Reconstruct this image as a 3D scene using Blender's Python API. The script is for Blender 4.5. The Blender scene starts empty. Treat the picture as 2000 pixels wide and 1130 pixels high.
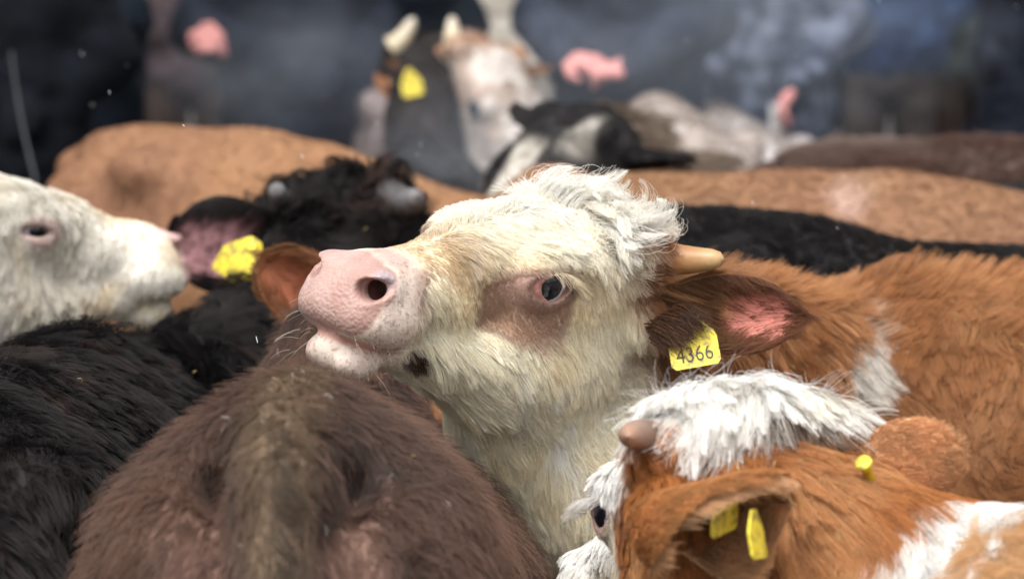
import bpy, math, random
import numpy as np
from mathutils import Vector, Matrix, kdtree

for _c in (bpy.data.objects, bpy.data.meshes, bpy.data.materials):
    for _o in list(_c):
        _c.remove(_o)
SC = bpy.context.scene
COL = SC.collection
RNG = np.random.default_rng(11)
random.seed(5)

# ------------------------------------------------------------------ camera
CAM_H, PITCH, LENS = 1.5, math.radians(7.7), 100.0
cam_d = bpy.data.cameras.new('camera')
cam = bpy.data.objects.new('camera', cam_d)
COL.objects.link(cam)
cam.location = (0, 0, CAM_H)
cam.rotation_euler = (math.pi / 2 - PITCH, 0, 0)
cam_d.lens = LENS
cam_d.sensor_width = 36.0
cam_d.clip_start = 0.05
cam_d.clip_end = 2000
cam_d.dof.use_dof = True
cam_d.dof.focus_distance = 3.15
cam_d.dof.aperture_fstop = 4.0
SC.camera = cam

# ------------------------------------------------------------------ daylight: bright overcast
SUN_EL, SUN_AZ = math.radians(62), math.radians(200)     # azimuth measured clockwise from +Y
world = bpy.data.worlds.new('World')
SC.world = world
world.use_nodes = True
wn, wl = world.node_tree.nodes, world.node_tree.links
wn.clear()
w_out = wn.new('ShaderNodeOutputWorld')
w_bg = wn.new('ShaderNodeBackground')
w_bg.inputs['Strength'].default_value = 0.15
w_sky = wn.new('ShaderNodeTexSky')
w_sky.sky_type = 'NISHITA'
w_sky.sun_disc = False
w_sky.sun_elevation = SUN_EL
w_sky.sun_rotation = SUN_AZ
w_sky.air_density = 1.0
w_sky.dust_density = 6.0
w_sky.ozone_density = 1.0
w_hs = wn.new('ShaderNodeHueSaturation')
w_hs.inputs['Saturation'].default_value = 0.15           # cloud cover takes the blue out of the sky
wl.new(w_sky.outputs[0], w_hs.inputs['Color'])
wl.new(w_hs.outputs[0], w_bg.inputs['Color'])
wl.new(w_bg.outputs[0], w_out.inputs['Surface'])
sun_d = bpy.data.lights.new('sun', 'SUN')
sun_d.energy = 1.0
sun_d.angle = math.radians(40)
sun_d.color = (1.0, 0.97, 0.93)
sun = bpy.data.objects.new('sun', sun_d)
COL.objects.link(sun)
_sd = Vector((math.sin(SUN_AZ) * math.cos(SUN_EL), math.cos(SUN_AZ) * math.cos(SUN_EL), math.sin(SUN_EL)))
sun.rotation_euler = _sd.to_track_quat('Z', 'Y').to_euler()
sun.location = (0, 0, 12)

vs = SC.view_settings
vs.view_transform = 'Standard'
vs.look = 'None'
vs.exposure = 0.82
vs.gamma = 1.0
vs.use_curve_mapping = False
SC.cycles.use_denoising = True
SC.cycles.denoising_input_passes = 'RGB_ALBEDO_NORMAL'
SC.cycles.denoising_prefilter = 'ACCURATE'
SC.cycles.max_bounces = 8
SC.cycles.diffuse_bounces = 4
SC.cycles.glossy_bounces = 3
SC.cycles.transmission_bounces = 4
SC.cycles.volume_bounces = 0
SC.cycles.transparent_max_bounces = 8
SC.cycles.use_adaptive_sampling = True
SC.cycles.adaptive_threshold = 0.015
SC.cycles_curves.shape = 'RIBBONS'
SC.cycles_curves.subdivisions = 2

# ------------------------------------------------------------------ geometry helpers
F_PX = LENS / 36.0 * 2000
C_POS = np.array([0, 0, CAM_H])
C_F = np.array([0, math.cos(PITCH), -math.sin(PITCH)])
C_U = np.array([0, math.sin(PITCH), math.cos(PITCH)])

def at(px, py, d):
    """world point at depth d that stands at pixel (px, py) of the 2000 px wide photograph"""
    return C_POS + d * (C_F + (px - 1000) / F_PX * np.array([1, 0, 0.]) - (py - 565) / F_PX * C_U)

def unit(v):
    v = np.asarray(v, float)
    return v / (np.linalg.norm(v, axis=-1, keepdims=True) + 1e-12)

def axes(fwd, up):
    x = unit(fwd); z = np.asarray(up, float); z = unit(z - x * (z @ x)); y = np.cross(z, x)
    return np.stack([x, y, z], 1)

def sst(a, b, x):
    t = np.clip((x - a) / (b - a), 0, 1)
    return t * t * (3 - 2 * t)

def mixc(a, b, t):
    t = np.asarray(t)[..., None]
    return a * (1 - t) + b * t

def rgb(*c):
    return np.array(c, float)

def noise3(P, freq, seed=0):
    """value noise, -1..1"""
    Q = P * freq + seed * 17.31
    I = np.floor(Q).astype(np.int64); f = Q - I; f = f * f * (3 - 2 * f)
    def h(dx, dy, dz):
        n = (I[:, 0] + dx) * 374761393 + (I[:, 1] + dy) * 668265263 + (I[:, 2] + dz) * 2147483647 + seed * 1442695
        n = (n ^ (n >> 13)) * 1274126177
        n = (n ^ (n >> 16)) & 0xffff
        return n / 32767.5 - 1.0
    x, y, z = f[:, 0], f[:, 1], f[:, 2]
    a = h(0, 0, 0) * (1 - x) + h(1, 0, 0) * x
    b = h(0, 1, 0) * (1 - x) + h(1, 1, 0) * x
    c = h(0, 0, 1) * (1 - x) + h(1, 0, 1) * x
    d = h(0, 1, 1) * (1 - x) + h(1, 1, 1) * x
    return (a * (1 - y) + b * y) * (1 - z) + (c * (1 - y) + d * y) * z

def fbm(P, freq, seed=0):
    return (noise3(P, freq, seed) + 0.5 * noise3(P, freq * 2.1, seed + 1) + 0.25 * noise3(P, freq * 4.3, seed + 2)) / 1.75

# ------------------------------------------------------------------ implicit surfaces -> one continuous mesh
class Frame:
    def __init__(self, R, o, s=1.0, warp=None):
        self.R, self.o, self.s, self.warp = np.asarray(R, float), np.asarray(o, float), s, warp
    def loc(self, P):
        L = ((P - self.o) @ self.R) / self.s
        return self.warp(L) if self.warp else L
    def w(self, p):
        return np.asarray(p, float) * self.s @ self.R.T + self.o

WORLD = Frame(np.eye(3), (0, 0, 0))

class Sdf:
    """ordered smooth unions (k > 0 blend radius) and smooth subtractions of simple solids"""
    def __init__(self):
        self.ops = []
    def _add(self, fr, fn, c, r, k, sub):
        self.ops.append((fr, fn, fr.w(c), r * fr.s, k * fr.s, sub))
        return self
    def ell(self, fr, c, r, k=0.02, sub=False, rot=None):
        c = np.array(c, float); r = np.array(r, float)
        def fn(L):
            q = L - c
            if rot is not None:
                q = q @ rot
            k0 = np.sqrt(((q / r) ** 2).sum(-1)); k1 = np.sqrt(((q / r ** 2) ** 2).sum(-1)) + 1e-9
            return k0 * (k0 - 1) / k1
        return self._add(fr, fn, c, r.max(), k, sub)
    def cap(self, fr, a, b, ra, rb=None, k=0.02, sub=False):
        a = np.array(a, float); b = np.array(b, float); rb = ra if rb is None else rb
        ba = b - a; bb = ba @ ba
        def fn(L):
            q = L - a
            h = np.clip(q @ ba / bb, 0, 1)
            e = q - h[..., None] * ba
            return np.sqrt((e * e).sum(-1)) - (ra + (rb - ra) * h)
        return self._add(fr, fn, (a + b) / 2, math.sqrt(bb) / 2 + max(ra, rb), k, sub)
    def chain(self, fr, pts, rs, k=0.02, sub=False):
        for i in range(len(pts) - 1):
            self.cap(fr, pts[i], pts[i + 1], rs[i], rs[i + 1], k, sub)
        return self
    def loft(self, fr, pts, ws, hs, up=(0, 0, 1), k=0.03):
        """elliptic tube: half width ws (sideways), half height hs (along up)"""
        for i in range(len(pts) - 1):
            a, b = np.array(pts[i], float), np.array(pts[i + 1], float)
            ba = b - a; bb = ba @ ba; ex = ba / math.sqrt(bb)
            u = np.array(up, float); u = unit(u - ex * (u @ ex)); v = np.cross(u, ex)
            w0, w1, h0, h1 = ws[i], ws[i + 1], hs[i], hs[i + 1]
            def fn(L, a=a, ba=ba, bb=bb, ex=ex, u=u, v=v, w0=w0, w1=w1, h0=h0, h1=h1):
                q = L - a
                h = np.clip(q @ ba / bb, 0, 1); e = q - h[..., None] * ba
                w = w0 + (w1 - w0) * h; hh = h0 + (h1 - h0) * h; m = np.minimum(w, hh)
                x, y, z = e @ v, e @ u, e @ ex
                k0 = np.sqrt((x / w) ** 2 + (y / hh) ** 2 + (z / m) ** 2)
                k1 = np.sqrt((x / w ** 2) ** 2 + (y / hh ** 2) ** 2 + (z / m ** 2) ** 2) + 1e-9
                return np.where(k0 < 1e-6, -m, k0 * (k0 - 1) / k1)
            self._add(fr, fn, (a + b) / 2, math.sqrt(bb) / 2 + max(w0, w1, h0, h1), k, False)
        return self
    def eval(self, P, C, rad):
        """P (nb, m, 3) points of blocks with centre C and radius rad"""
        nb, m = P.shape[:2]
        D = np.full((nb, m), 0.5, np.float32)
        cache = {}
        for fr, fn, c, r, k, sub in self.ops:
            far = np.sqrt(((C - c) ** 2).sum(-1)) > r + rad + k + 0.10
            ix = np.nonzero(~far)[0]
            if len(ix) == 0:
                continue
            d2 = (fn(fr.loc(P[ix].reshape(-1, 3))) * fr.s).reshape(len(ix), m)
            d1 = D[ix]
            if sub:
                h = np.clip(0.5 - 0.5 * (d1 + d2) / k, 0, 1)
                D[ix] = d1 * (1 - h) - d2 * h + k * h * (1 - h)
            else:
                h = np.clip(0.5 + 0.5 * (d2 - d1) / k, 0, 1)
                D[ix] = d2 * (1 - h) + d1 * h - k * h * (1 - h)
        return D
    def bounds(self):
        lo = np.min([c - r - k for _, _, c, r, k, s in self.ops if not s], 0)
        hi = np.max([c + r + k for _, _, c, r, k, s in self.ops if not s], 0)
        return lo - 0.01, hi + 0.01

def coords(lo, hi, h, fine=None, hf=None):
    if fine is None:
        return np.arange(lo, hi + h, h)
    a, b = max(lo, fine[0]), min(hi, fine[1])
    out = [a + 0.0]
    x = a; st = hf
    left = []
    while x > lo:
        st = min(st * 1.12, h); x -= st; left.append(x)
    mid = list(np.arange(a, b, hf)); x = mid[-1]; st = hf; right = []
    while x < hi:
        st = min(st * 1.12, h); x += st; right.append(x)
    return np.array(left[::-1] + mid + right)

def polygonise(sdf, h, fine=None, hf=None, smooth=2, zmin=None):
    """naive surface nets on a rectilinear grid, evaluated only near the surface"""
    lo, hi = sdf.bounds()
    if zmin is not None:
        lo[2] = max(lo[2], zmin)
    B = 8
    G = []
    for i in range(3):
        c = coords(lo[i], hi[i], h, None if fine is None else (fine[0][i], fine[1][i]), hf)
        n = -(-len(c) // B) * B
        c = np.concatenate([c, c[-1] + h * np.arange(1, n - len(c) + 1)]) if n > len(c) else c
        G.append(c)
    X, Y, Z = G
    nb = [len(c) // B for c in G]
    cs = [c.reshape(-1, B) for c in G]
    cen = [(c[:, 0] + c[:, -1]) / 2 for c in cs]
    hw = [(c[:, -1] - c[:, 0]) / 2 + h for c in cs]
    I, J, K = np.meshgrid(*[np.arange(n) for n in nb], indexing='ij')
    I, J, K = I.ravel(), J.ravel(), K.ravel()
    C = np.stack([cen[0][I], cen[1][J], cen[2][K]], -1)
    rad = np.sqrt(hw[0][I] ** 2 + hw[1][J] ** 2 + hw[2][K] ** 2)
    d0 = sdf.eval(C[:, None, :], C, rad)[:, 0]
    V = np.repeat(np.repeat(np.repeat(d0.reshape(nb), B, 0), B, 1), B, 2).astype(np.float32)
    V = np.where(V < 0, -1.0, 1.0).astype(np.float32)
    near = np.nonzero(np.abs(d0) < rad * 1.35 + 0.012)[0]
    V6 = V.reshape(nb[0], B, nb[1], B, nb[2], B)
    for s in range(0, len(near), 4000):
        n = near[s:s + 4000]
        gx, gy, gz = cs[0][I[n]], cs[1][J[n]], cs[2][K[n]]
        P = np.empty((len(n), B, B, B, 3), np.float64)
        P[..., 0] = gx[:, :, None, None]; P[..., 1] = gy[:, None, :, None]; P[..., 2] = gz[:, None, None, :]
        D = sdf.eval(P.reshape(len(n), -1, 3), C[n], rad[n]).reshape(len(n), B, B, B)
        V6[I[n], :, J[n], :, K[n], :] = D
    V = V6.reshape(len(X), len(Y), len(Z))
    ins = V < 0
    cnt = np.zeros((len(X) - 1, len(Y) - 1, len(Z) - 1), np.int8)
    for a in (0, 1):
        for b in (0, 1):
            for c in (0, 1):
                cnt += ins[a:len(X) - 1 + a, b:len(Y) - 1 + b, c:len(Z) - 1 + c]
    act = (cnt > 0) & (cnt < 8)
    ai, aj, ak = np.nonzero(act)
    idx = np.full(act.shape, -1, np.int32)
    idx[ai, aj, ak] = np.arange(len(ai))
    acc = np.zeros((len(ai), 3)); num = np.zeros(len(ai))
    gp = (X, Y, Z)
    corners = [(a, b, c) for a in (0, 1) for b in (0, 1) for c in (0, 1)]
    for p in corners:
        for ax_ in range(3):
            if p[ax_] == 1:
                continue
            q = list(p); q[ax_] = 1
            v0 = V[ai + p[0], aj + p[1], ak + p[2]]; v1 = V[ai + q[0], aj + q[1], ak + q[2]]
            cr = (v0 < 0) != (v1 < 0)
            t = np.where(cr, v0 / np.where(cr, v0 - v1, 1), 0)
            for d, (base, off0, off1) in enumerate(((ai, p[0], q[0]), (aj, p[1], q[1]), (ak, p[2], q[2]))):
                g = gp[d]
                acc[:, d] += np.where(cr, g[base + off0] * (1 - t) + g[base + off1] * t, 0)
            num += cr
    verts = acc / num[:, None]
    quads = []
    for ax_ in range(3):
        sl0 = [slice(None)] * 3; sl1 = [slice(None)] * 3
        sl0[ax_] = slice(0, -1); sl1[ax_] = slice(1, None)
        for o in range(3):
            if o != ax_:
                sl0[o] = slice(1, -1); sl1[o] = slice(1, -1)
        a, b = ins[tuple(sl0)], ins[tuple(sl1)]
        e = np.nonzero(a != b)
        flip = a[e]
        e = [x.copy() for x in e]
        o1, o2 = [o for o in range(3) if o != ax_]
        base = e
        def cell(d1, d2):
            c = [x.copy() for x in base]
            c[o1] = c[o1] + d1; c[o2] = c[o2] + d2      # slices started at 1, so cell index = e + d with d in (0,1)
            return idx[c[0], c[1], c[2]]
        q = np.stack([cell(0, 0), cell(1, 0), cell(1, 1), cell(0, 1)], -1)
        if ax_ == 1:
            flip = ~flip
        q = np.where(flip[:, None], q, q[:, ::-1])
        quads.append(q)
    quads = np.concatenate(quads)
    quads = quads[(quads >= 0).all(1)]
    for _ in range(smooth):
        s = np.zeros_like(verts); n = np.zeros(len(verts))
        for a in range(4):
            i, j = quads[:, a], quads[:, (a + 1) % 4]
            for d in range(3):
                s[:, d] += np.bincount(i, verts[j, d], len(verts)) + np.bincount(j, verts[i, d], len(verts))
            n += np.bincount(i, minlength=len(verts)) + np.bincount(j, minlength=len(verts))
        verts = 0.45 * verts + 0.55 * s / np.maximum(n, 1)[:, None]
    return verts, quads

def vnormals(verts, quads):
    n = np.cross(verts[quads[:, 2]] - verts[quads[:, 0]], verts[quads[:, 3]] - verts[quads[:, 1]])
    out = np.zeros_like(verts)
    for a in range(quads.shape[1]):
        for d in range(3):
            out[:, d] += np.bincount(quads[:, a], n[:, d], len(verts))
    return unit(out)

def mesh_np(name, verts, quads, cols=None, extra=None, smooth=True):
    me = bpy.data.meshes.new(name)
    nv, nf = len(verts), len(quads)
    me.vertices.add(nv); me.vertices.foreach_set('co', np.asarray(verts, np.float32).ravel())
    w = quads.shape[1]
    me.loops.add(nf * w); me.loops.foreach_set('vertex_index', quads.astype(np.int32).ravel())
    me.polygons.add(nf); me.polygons.foreach_set('loop_start', np.arange(0, nf * w, w, dtype=np.int32))
    me.polygons.foreach_set('use_smooth', np.full(nf, smooth))
    me.update(calc_edges=True)
    me.validate()
    if cols is not None:
        a = me.attributes.new('coat', 'FLOAT_COLOR', 'POINT')
        c4 = np.ones((nv, 4), np.float32); c4[:, :3] = cols
        a.data.foreach_set('color', c4.ravel())
    for k, v in (extra or {}).items():
        a = me.attributes.new(k, 'FLOAT', 'POINT')
        a.data.foreach_set('value', np.asarray(v, np.float32))
    return me

def tag(o, label=None, cat=None, group=None, kind=None):
    if label: o['label'] = label
    if cat: o['category'] = cat
    if group: o['group'] = group
    if kind: o['kind'] = kind
    return o

def link(name, data, parent=None, mats=(), origin=None):
    o = bpy.data.objects.new(name, data)
    COL.objects.link(o)
    if parent is not None:
        o.parent = parent
    for m in mats:
        data.materials.append(m)
    return o

def empty(name, loc=(0, 0, 0)):
    o = bpy.data.objects.new(name, None)
    o.empty_display_size = 0.1
    COL.objects.link(o)
    o.location = Vector(loc)
    return o

def world_child(name, data, parent, mats=(), top=None):
    """data is in world coordinates; keep it there under a translated parent chain"""
    o = link(name, data, parent, mats)
    p = parent; off = Vector((0, 0, 0))
    while p is not None:
        off += p.location; p = p.parent
    o.location = -off
    return o

def sweep(pts, rads, seg=12, caps=True, squash=None):
    """tube along pts; returns verts, quads"""
    pts = np.asarray(pts, float); n = len(pts)
    T = unit(np.gradient(pts, axis=0))
    u = np.array([0, 0, 1.]) if abs(T[0, 2]) < .9 else np.array([1., 0, 0])
    V = []
    for i in range(n):
        u = unit(u - T[i] * (u @ T[i])); v = np.cross(T[i], u)
        a = np.linspace(0, 2 * math.pi, seg, endpoint=False)
        V.append(pts[i] + rads[i] * (np.cos(a)[:, None] * u + np.sin(a)[:, None] * v))
    V = np.concatenate(V)
    Q = []
    for i in range(n - 1):
        for j in range(seg):
            k = (j + 1) % seg
            Q.append((i * seg + j, i * seg + k, (i + 1) * seg + k, (i + 1) * seg + j))
    Q = np.array(Q)
    return V, Q

# ------------------------------------------------------------------ materials
def new_mat(name):
    m = bpy.data.materials.new(name)
    m.use_nodes = True
    nt = m.node_tree
    nt.nodes.clear()
    out = nt.nodes.new('ShaderNodeOutputMaterial')
    return m, nt, out

def principled(nt, out, **kw):
    b = nt.nodes.new('ShaderNodeBsdfPrincipled')
    nt.links.new(b.outputs[0], out.inputs['Surface'])
    for k, v in kw.items():
        b.inputs[k.replace('_', ' ')].default_value = v
    return b

def bump(nt, b, scale, strength, dist=0.002, detail=4, kind='noise', stretch=None):
    tc = nt.nodes.new('ShaderNodeTexCoord')
    if kind == 'voronoi':
        t = nt.nodes.new('ShaderNodeTexVoronoi'); t.inputs['Scale'].default_value = scale
        t.feature = 'SMOOTH_F1'
        o = t.outputs['Distance']
    else:
        t = nt.nodes.new('ShaderNodeTexNoise'); t.inputs['Scale'].default_value = scale
        t.inputs['Detail'].default_value = detail
        o = t.outputs['Fac']
    nt.links.new(tc.outputs['Object'], t.inputs['Vector'])
    bp = nt.nodes.new('ShaderNodeBump')
    bp.inputs['Strength'].default_value = strength
    bp.inputs['Distance'].default_value = dist
    nt.links.new(o, bp.inputs['Height'])
    nt.links.new(bp.outputs[0], b.inputs['Normal'])
    return t, bp

def mat_coat():
    """hide under the fur: coat colour per vertex; bare skin (attribute) is moister and pebbled"""
    m, nt, out = new_mat('cow_hide')
    b = principled(nt, out, Roughness=0.75)
    b.inputs['Specular IOR Level'].default_value = 0.30
    at_ = nt.nodes.new('ShaderNodeAttribute'); at_.attribute_name = 'coat'
    br = nt.nodes.new('ShaderNodeAttribute'); br.attribute_name = 'bare'
    nz = nt.nodes.new('ShaderNodeTexNoise'); nz.inputs['Scale'].default_value = 60; nz.inputs['Detail'].default_value = 5
    tc = nt.nodes.new('ShaderNodeTexCoord'); nt.links.new(tc.outputs['Object'], nz.inputs['Vector'])
    mr = nt.nodes.new('ShaderNodeMapRange'); mr.inputs['To Min'].default_value = 0.90; mr.inputs['To Max'].default_value = 1.10
    nt.links.new(nz.outputs['Fac'], mr.inputs['Value'])
    mul = nt.nodes.new('ShaderNodeVectorMath'); mul.operation = 'SCALE'
    nt.links.new(at_.outputs['Color'], mul.inputs[0]); nt.links.new(mr.outputs[0], mul.inputs['Scale'])
    nt.links.new(mul.outputs[0], b.inputs['Base Color'])
    rr = nt.nodes.new('ShaderNodeMapRange'); rr.inputs['To Min'].default_value = 0.8; rr.inputs['To Max'].default_value = 0.38
    nt.links.new(br.outputs['Fac'], rr.inputs['Value']); nt.links.new(rr.outputs[0], b.inputs['Roughness'])
    b.inputs['Subsurface Radius'].default_value = (0.006, 0.003, 0.002)
    b.inputs['Subsurface Scale'].default_value = 1.0
    sw = nt.nodes.new('ShaderNodeMath'); sw.operation = 'MULTIPLY'; sw.inputs[1].default_value = 0.3
    nt.links.new(br.outputs['Fac'], sw.inputs[0]); nt.links.new(sw.outputs[0], b.inputs['Subsurface Weight'])
    # pebbles of the nose
    vo = nt.nodes.new('ShaderNodeTexVoronoi'); vo.inputs['Scale'].default_value = 250; vo.feature = 'SMOOTH_F1'
    nt.links.new(tc.outputs['Object'], vo.inputs['Vector'])
    hm = nt.nodes.new('ShaderNodeMath'); hm.operation = 'MULTIPLY'
    nt.links.new(vo.outputs['Distance'], hm.inputs[0]); nt.links.new(br.outputs['Fac'], hm.inputs[1])
    bp = nt.nodes.new('ShaderNodeBump'); bp.invert = True
    bp.inputs['Strength'].default_value = 0.6; bp.inputs['Distance'].default_value = 0.0020
    nt.links.new(hm.outputs[0], bp.inputs['Height'])
    n2 = nt.nodes.new('ShaderNodeTexNoise'); n2.inputs['Scale'].default_value = 220; n2.inputs['Detail'].default_value = 3
    nt.links.new(tc.outputs['Object'], n2.inputs['Vector'])
    bp2 = nt.nodes.new('ShaderNodeBump'); bp2.inputs['Strength'].default_value = 0.3; bp2.inputs['Distance'].default_value = 0.002
    nt.links.new(n2.outputs['Fac'], bp2.inputs['Height']); nt.links.new(bp.outputs[0], bp2.inputs['Normal'])
    nt.links.new(bp2.outputs[0], b.inputs['Normal'])
    return m

def mat_fur():
    m, nt, out = new_mat('cow_fur')
    a = nt.nodes.new('ShaderNodeAttribute'); a.attribute_name = 'fur_color'
    hi = nt.nodes.new('ShaderNodeHairInfo')
    mr = nt.nodes.new('ShaderNodeMapRange'); mr.inputs['To Min'].default_value = 0.72; mr.inputs['To Max'].default_value = 1.08
    nt.links.new(hi.outputs['Intercept'], mr.inputs['Value'])
    sc = nt.nodes.new('ShaderNodeVectorMath'); sc.operation = 'SCALE'
    nt.links.new(a.outputs['Color'], sc.inputs[0]); nt.links.new(mr.outputs[0], sc.inputs['Scale'])
    d = nt.nodes.new('ShaderNodeBsdfDiffuse'); t = nt.nodes.new('ShaderNodeBsdfTranslucent')
    mx = nt.nodes.new('ShaderNodeMixShader'); mx.inputs[0].default_value = 0.42
    nt.links.new(sc.outputs[0], d.inputs['Color']); nt.links.new(sc.outputs[0], t.inputs['Color'])
    nt.links.new(d.outputs[0], mx.inputs[1]); nt.links.new(t.outputs[0], mx.inputs[2])
    g = nt.nodes.new('ShaderNodeBsdfHair'); g.component = 'Reflection'
    g.inputs['RoughnessU'].default_value = 0.28; g.inputs['RoughnessV'].default_value = 0.9
    g.inputs['Color'].default_value = (1, 0.96, 0.9, 1)
    m2 = nt.nodes.new('ShaderNodeMixShader'); m2.inputs[0].default_value = 0.03
    nt.links.new(mx.outputs[0], m2.inputs[1]); nt.links.new(g.outputs[0], m2.inputs[2])
    nt.links.new(m2.outputs[0], out.inputs['Surface'])
    return m

M_HIDE = mat_coat()
M_FUR = mat_fur()

def mat_simple(name, col, rough=0.6, bscale=None, bstr=0.3, bdist=0.002, vary=None, **kw):
    m, nt, out = new_mat(name)
    b = principled(nt, out, Roughness=rough, **kw)
    b.inputs['Base Color'].default_value = (*col, 1)
    if bscale:
        t, _ = bump(nt, b, bscale, bstr, bdist)
        if vary is not None:
            cr = nt.nodes.new('ShaderNodeValToRGB')
            cr.color_ramp.elements[0].position = 0.3; cr.color_ramp.elements[1].position = 0.7
            cr.color_ramp.elements[0].color = (*col, 1); cr.color_ramp.elements[1].color = (*vary, 1)
            nt.links.new(t.outputs['Fac'], cr.inputs['Fac']); nt.links.new(cr.outputs[0], b.inputs['Base Color'])
    return m

# ------------------------------------------------------------------ fur
class Fur:
    def __init__(self):
        self.P, self.C, self.R = [], [], []
    def grow(self, verts, quads, n, length, direction, color, density=None, lift=(55, 12), K=6, radius=0.00035,
             curl=0.0, curl_n=2.0, wob=0.25, wob_f=30.0, clump=0.35, clump_n=30, grav=0.0, jitter=0.18, seed=1,
             view_cull=True, len_jit=0.35, tipcol=None):
        """n strands spread by area x density; length/direction/color/density are functions of root position (and normal)"""
        rng = np.random.default_rng(seed)
        a, b, c, d = (verts[quads[:, i]] for i in range(4))
        fn = np.cross(c - a, d - b); area = np.linalg.norm(fn, axis=1) * .5
        cen = (a + b + c + d) / 4
        fnu = unit(fn)
        w = area.copy()
        if view_cull:
            V = unit(C_POS - cen)
            w *= sst(-0.45, -0.2, (fnu * V).sum(1))
            q = cen - C_POS; dd = q @ C_F
            px = 1000 + F_PX * q[:, 0] / dd; py = 565 - F_PX * (q @ C_U) / dd
            w *= (np.abs(px - 1000) < 1330) * (py < 1420) * (py > -200) * (dd > .3)
        if density is not None:
            w *= np.maximum(density(cen, fnu), 0)
        if w.sum() <= 0:
            return self
        f = rng.choice(len(quads), n, p=w / w.sum())
        u, v = rng.random((n, 1)), rng.random((n, 1))
        p = a[f] * (1 - u) * (1 - v) + b[f] * u * (1 - v) + c[f] * u * v + d[f] * (1 - u) * v
        vn = vnormals(verts, quads)
        nn = unit(vn[quads[f, 0]] * (1 - u) * (1 - v) + vn[quads[f, 1]] * u * (1 - v) + vn[quads[f, 2]] * u * v + vn[quads[f, 3]] * (1 - u) * v)
        t = direction(p, nn)
        wv = np.stack([noise3(p, wob_f, s_) for s_ in (seed + 3, seed + 5, seed + 7)], -1)
        t = unit(t) + wob * wv + rng.normal(0, jitter, (n, 3))
        t = t - nn * (t * nn).sum(1, keepdims=True)
        t = unit(t); bb = np.cross(nn, t)
        L = length(p) * (1 + len_jit * (rng.random(n) * 2 - 1))
        l0, l1 = [np.radians(x(p) if callable(x) else np.full(n, float(x))) for x in lift]
        ph = rng.random(n) * 6.28
        cph = noise3(p, 60.0, seed + 9) * 6.0
        pts = np.empty((n, K, 3)); pts[:, 0] = p - nn * 0.0008
        crl = curl(p) if callable(curl) else curl
        crl = np.asarray(crl) * np.ones(n)
        for k in range(1, K):
            s = k / (K - 1)
            ang = l0 + (l1 - l0) * s ** .8 + rng.normal(0, .05, n)
            dirv = np.cos(ang)[:, None] * t + np.sin(ang)[:, None] * nn
            if np.any(crl):
                cw = cph + curl_n * 6.28 * s
                dirv = dirv + (crl * s)[:, None] * (np.cos(cw)[:, None] * bb + np.sin(cw)[:, None] * nn * .8)
            dirv = unit(dirv + np.array([0, 0, -grav * s]))
            pts[:, k] = pts[:, k - 1] + dirv * (L / (K - 1))[:, None]
        if clump > 0:
            g = rng.choice(n, max(4, n // clump_n), replace=False)
            kd = kdtree.KDTree(len(g))
            for i, gi in enumerate(g):
                kd.insert(p[gi], i)
            kd.balance()
            near = np.array([g[kd.find(x)[1]] for x in p])
            cl = clump * (0.5 + rng.random(n))
            for k in range(1, K):
                s = (k / (K - 1)) ** 1.3
                m = np.clip(cl * s, 0, .92)[:, None]
                tgt = pts[near, k] + (p - p[near]) * 0.25
                tooFar = (np.abs(L - L[near]) > .6 * np.maximum(L, L[near]))[:, None]
                pts[:, k] = np.where(tooFar, pts[:, k], pts[:, k] * (1 - m) + tgt * m)
        col = color(p)
        col = col * np.clip(1 + rng.normal(0, .14, (n, 1)), .55, 1.45)
        self.P.append(pts); self.C.append(np.clip(col, 0.004, .97))
        tp = np.linspace(1, .25, K)[None, :] * np.ones((n, 1))
        self.R.append(radius * tp * (0.7 + .6 * rng.random((n, 1))))
        return self
    def add_strands(self, pts, col, rad):
        pts = np.asarray(pts, float)
        self.P.append(pts); self.C.append(np.broadcast_to(np.asarray(col, float), (len(pts), 3)).copy())
        self.R.append(np.broadcast_to(np.asarray(rad, float), pts.shape[:2]).copy())
    def build(self, name, parent, mat=None):
        if not self.P:
            return None
        hc = bpy.data.hair_curves.new(name)
        sizes = np.concatenate([np.full(p.shape[0], p.shape[1]) for p in self.P]).astype(int).tolist()
        hc.add_curves(sizes)
        pos = np.concatenate([p.reshape(-1, 3) for p in self.P]).astype(np.float32)
        hc.attributes['position'].data.foreach_set('vector', pos.ravel())
        r = hc.attributes.get('radius') or hc.attributes.new('radius', 'FLOAT', 'POINT')
        r.data.foreach_set('value', np.concatenate([x.ravel() for x in self.R]).astype(np.float32))
        ca = hc.attributes.new('fur_color', 'FLOAT_COLOR', 'CURVE')
        C = np.concatenate(self.C); c4 = np.ones((len(C), 4), np.float32); c4[:, :3] = C
        ca.data.foreach_set('color', c4.ravel())
        hc.materials.append(mat or M_FUR)
        return world_child(name, hc, parent)
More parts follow.
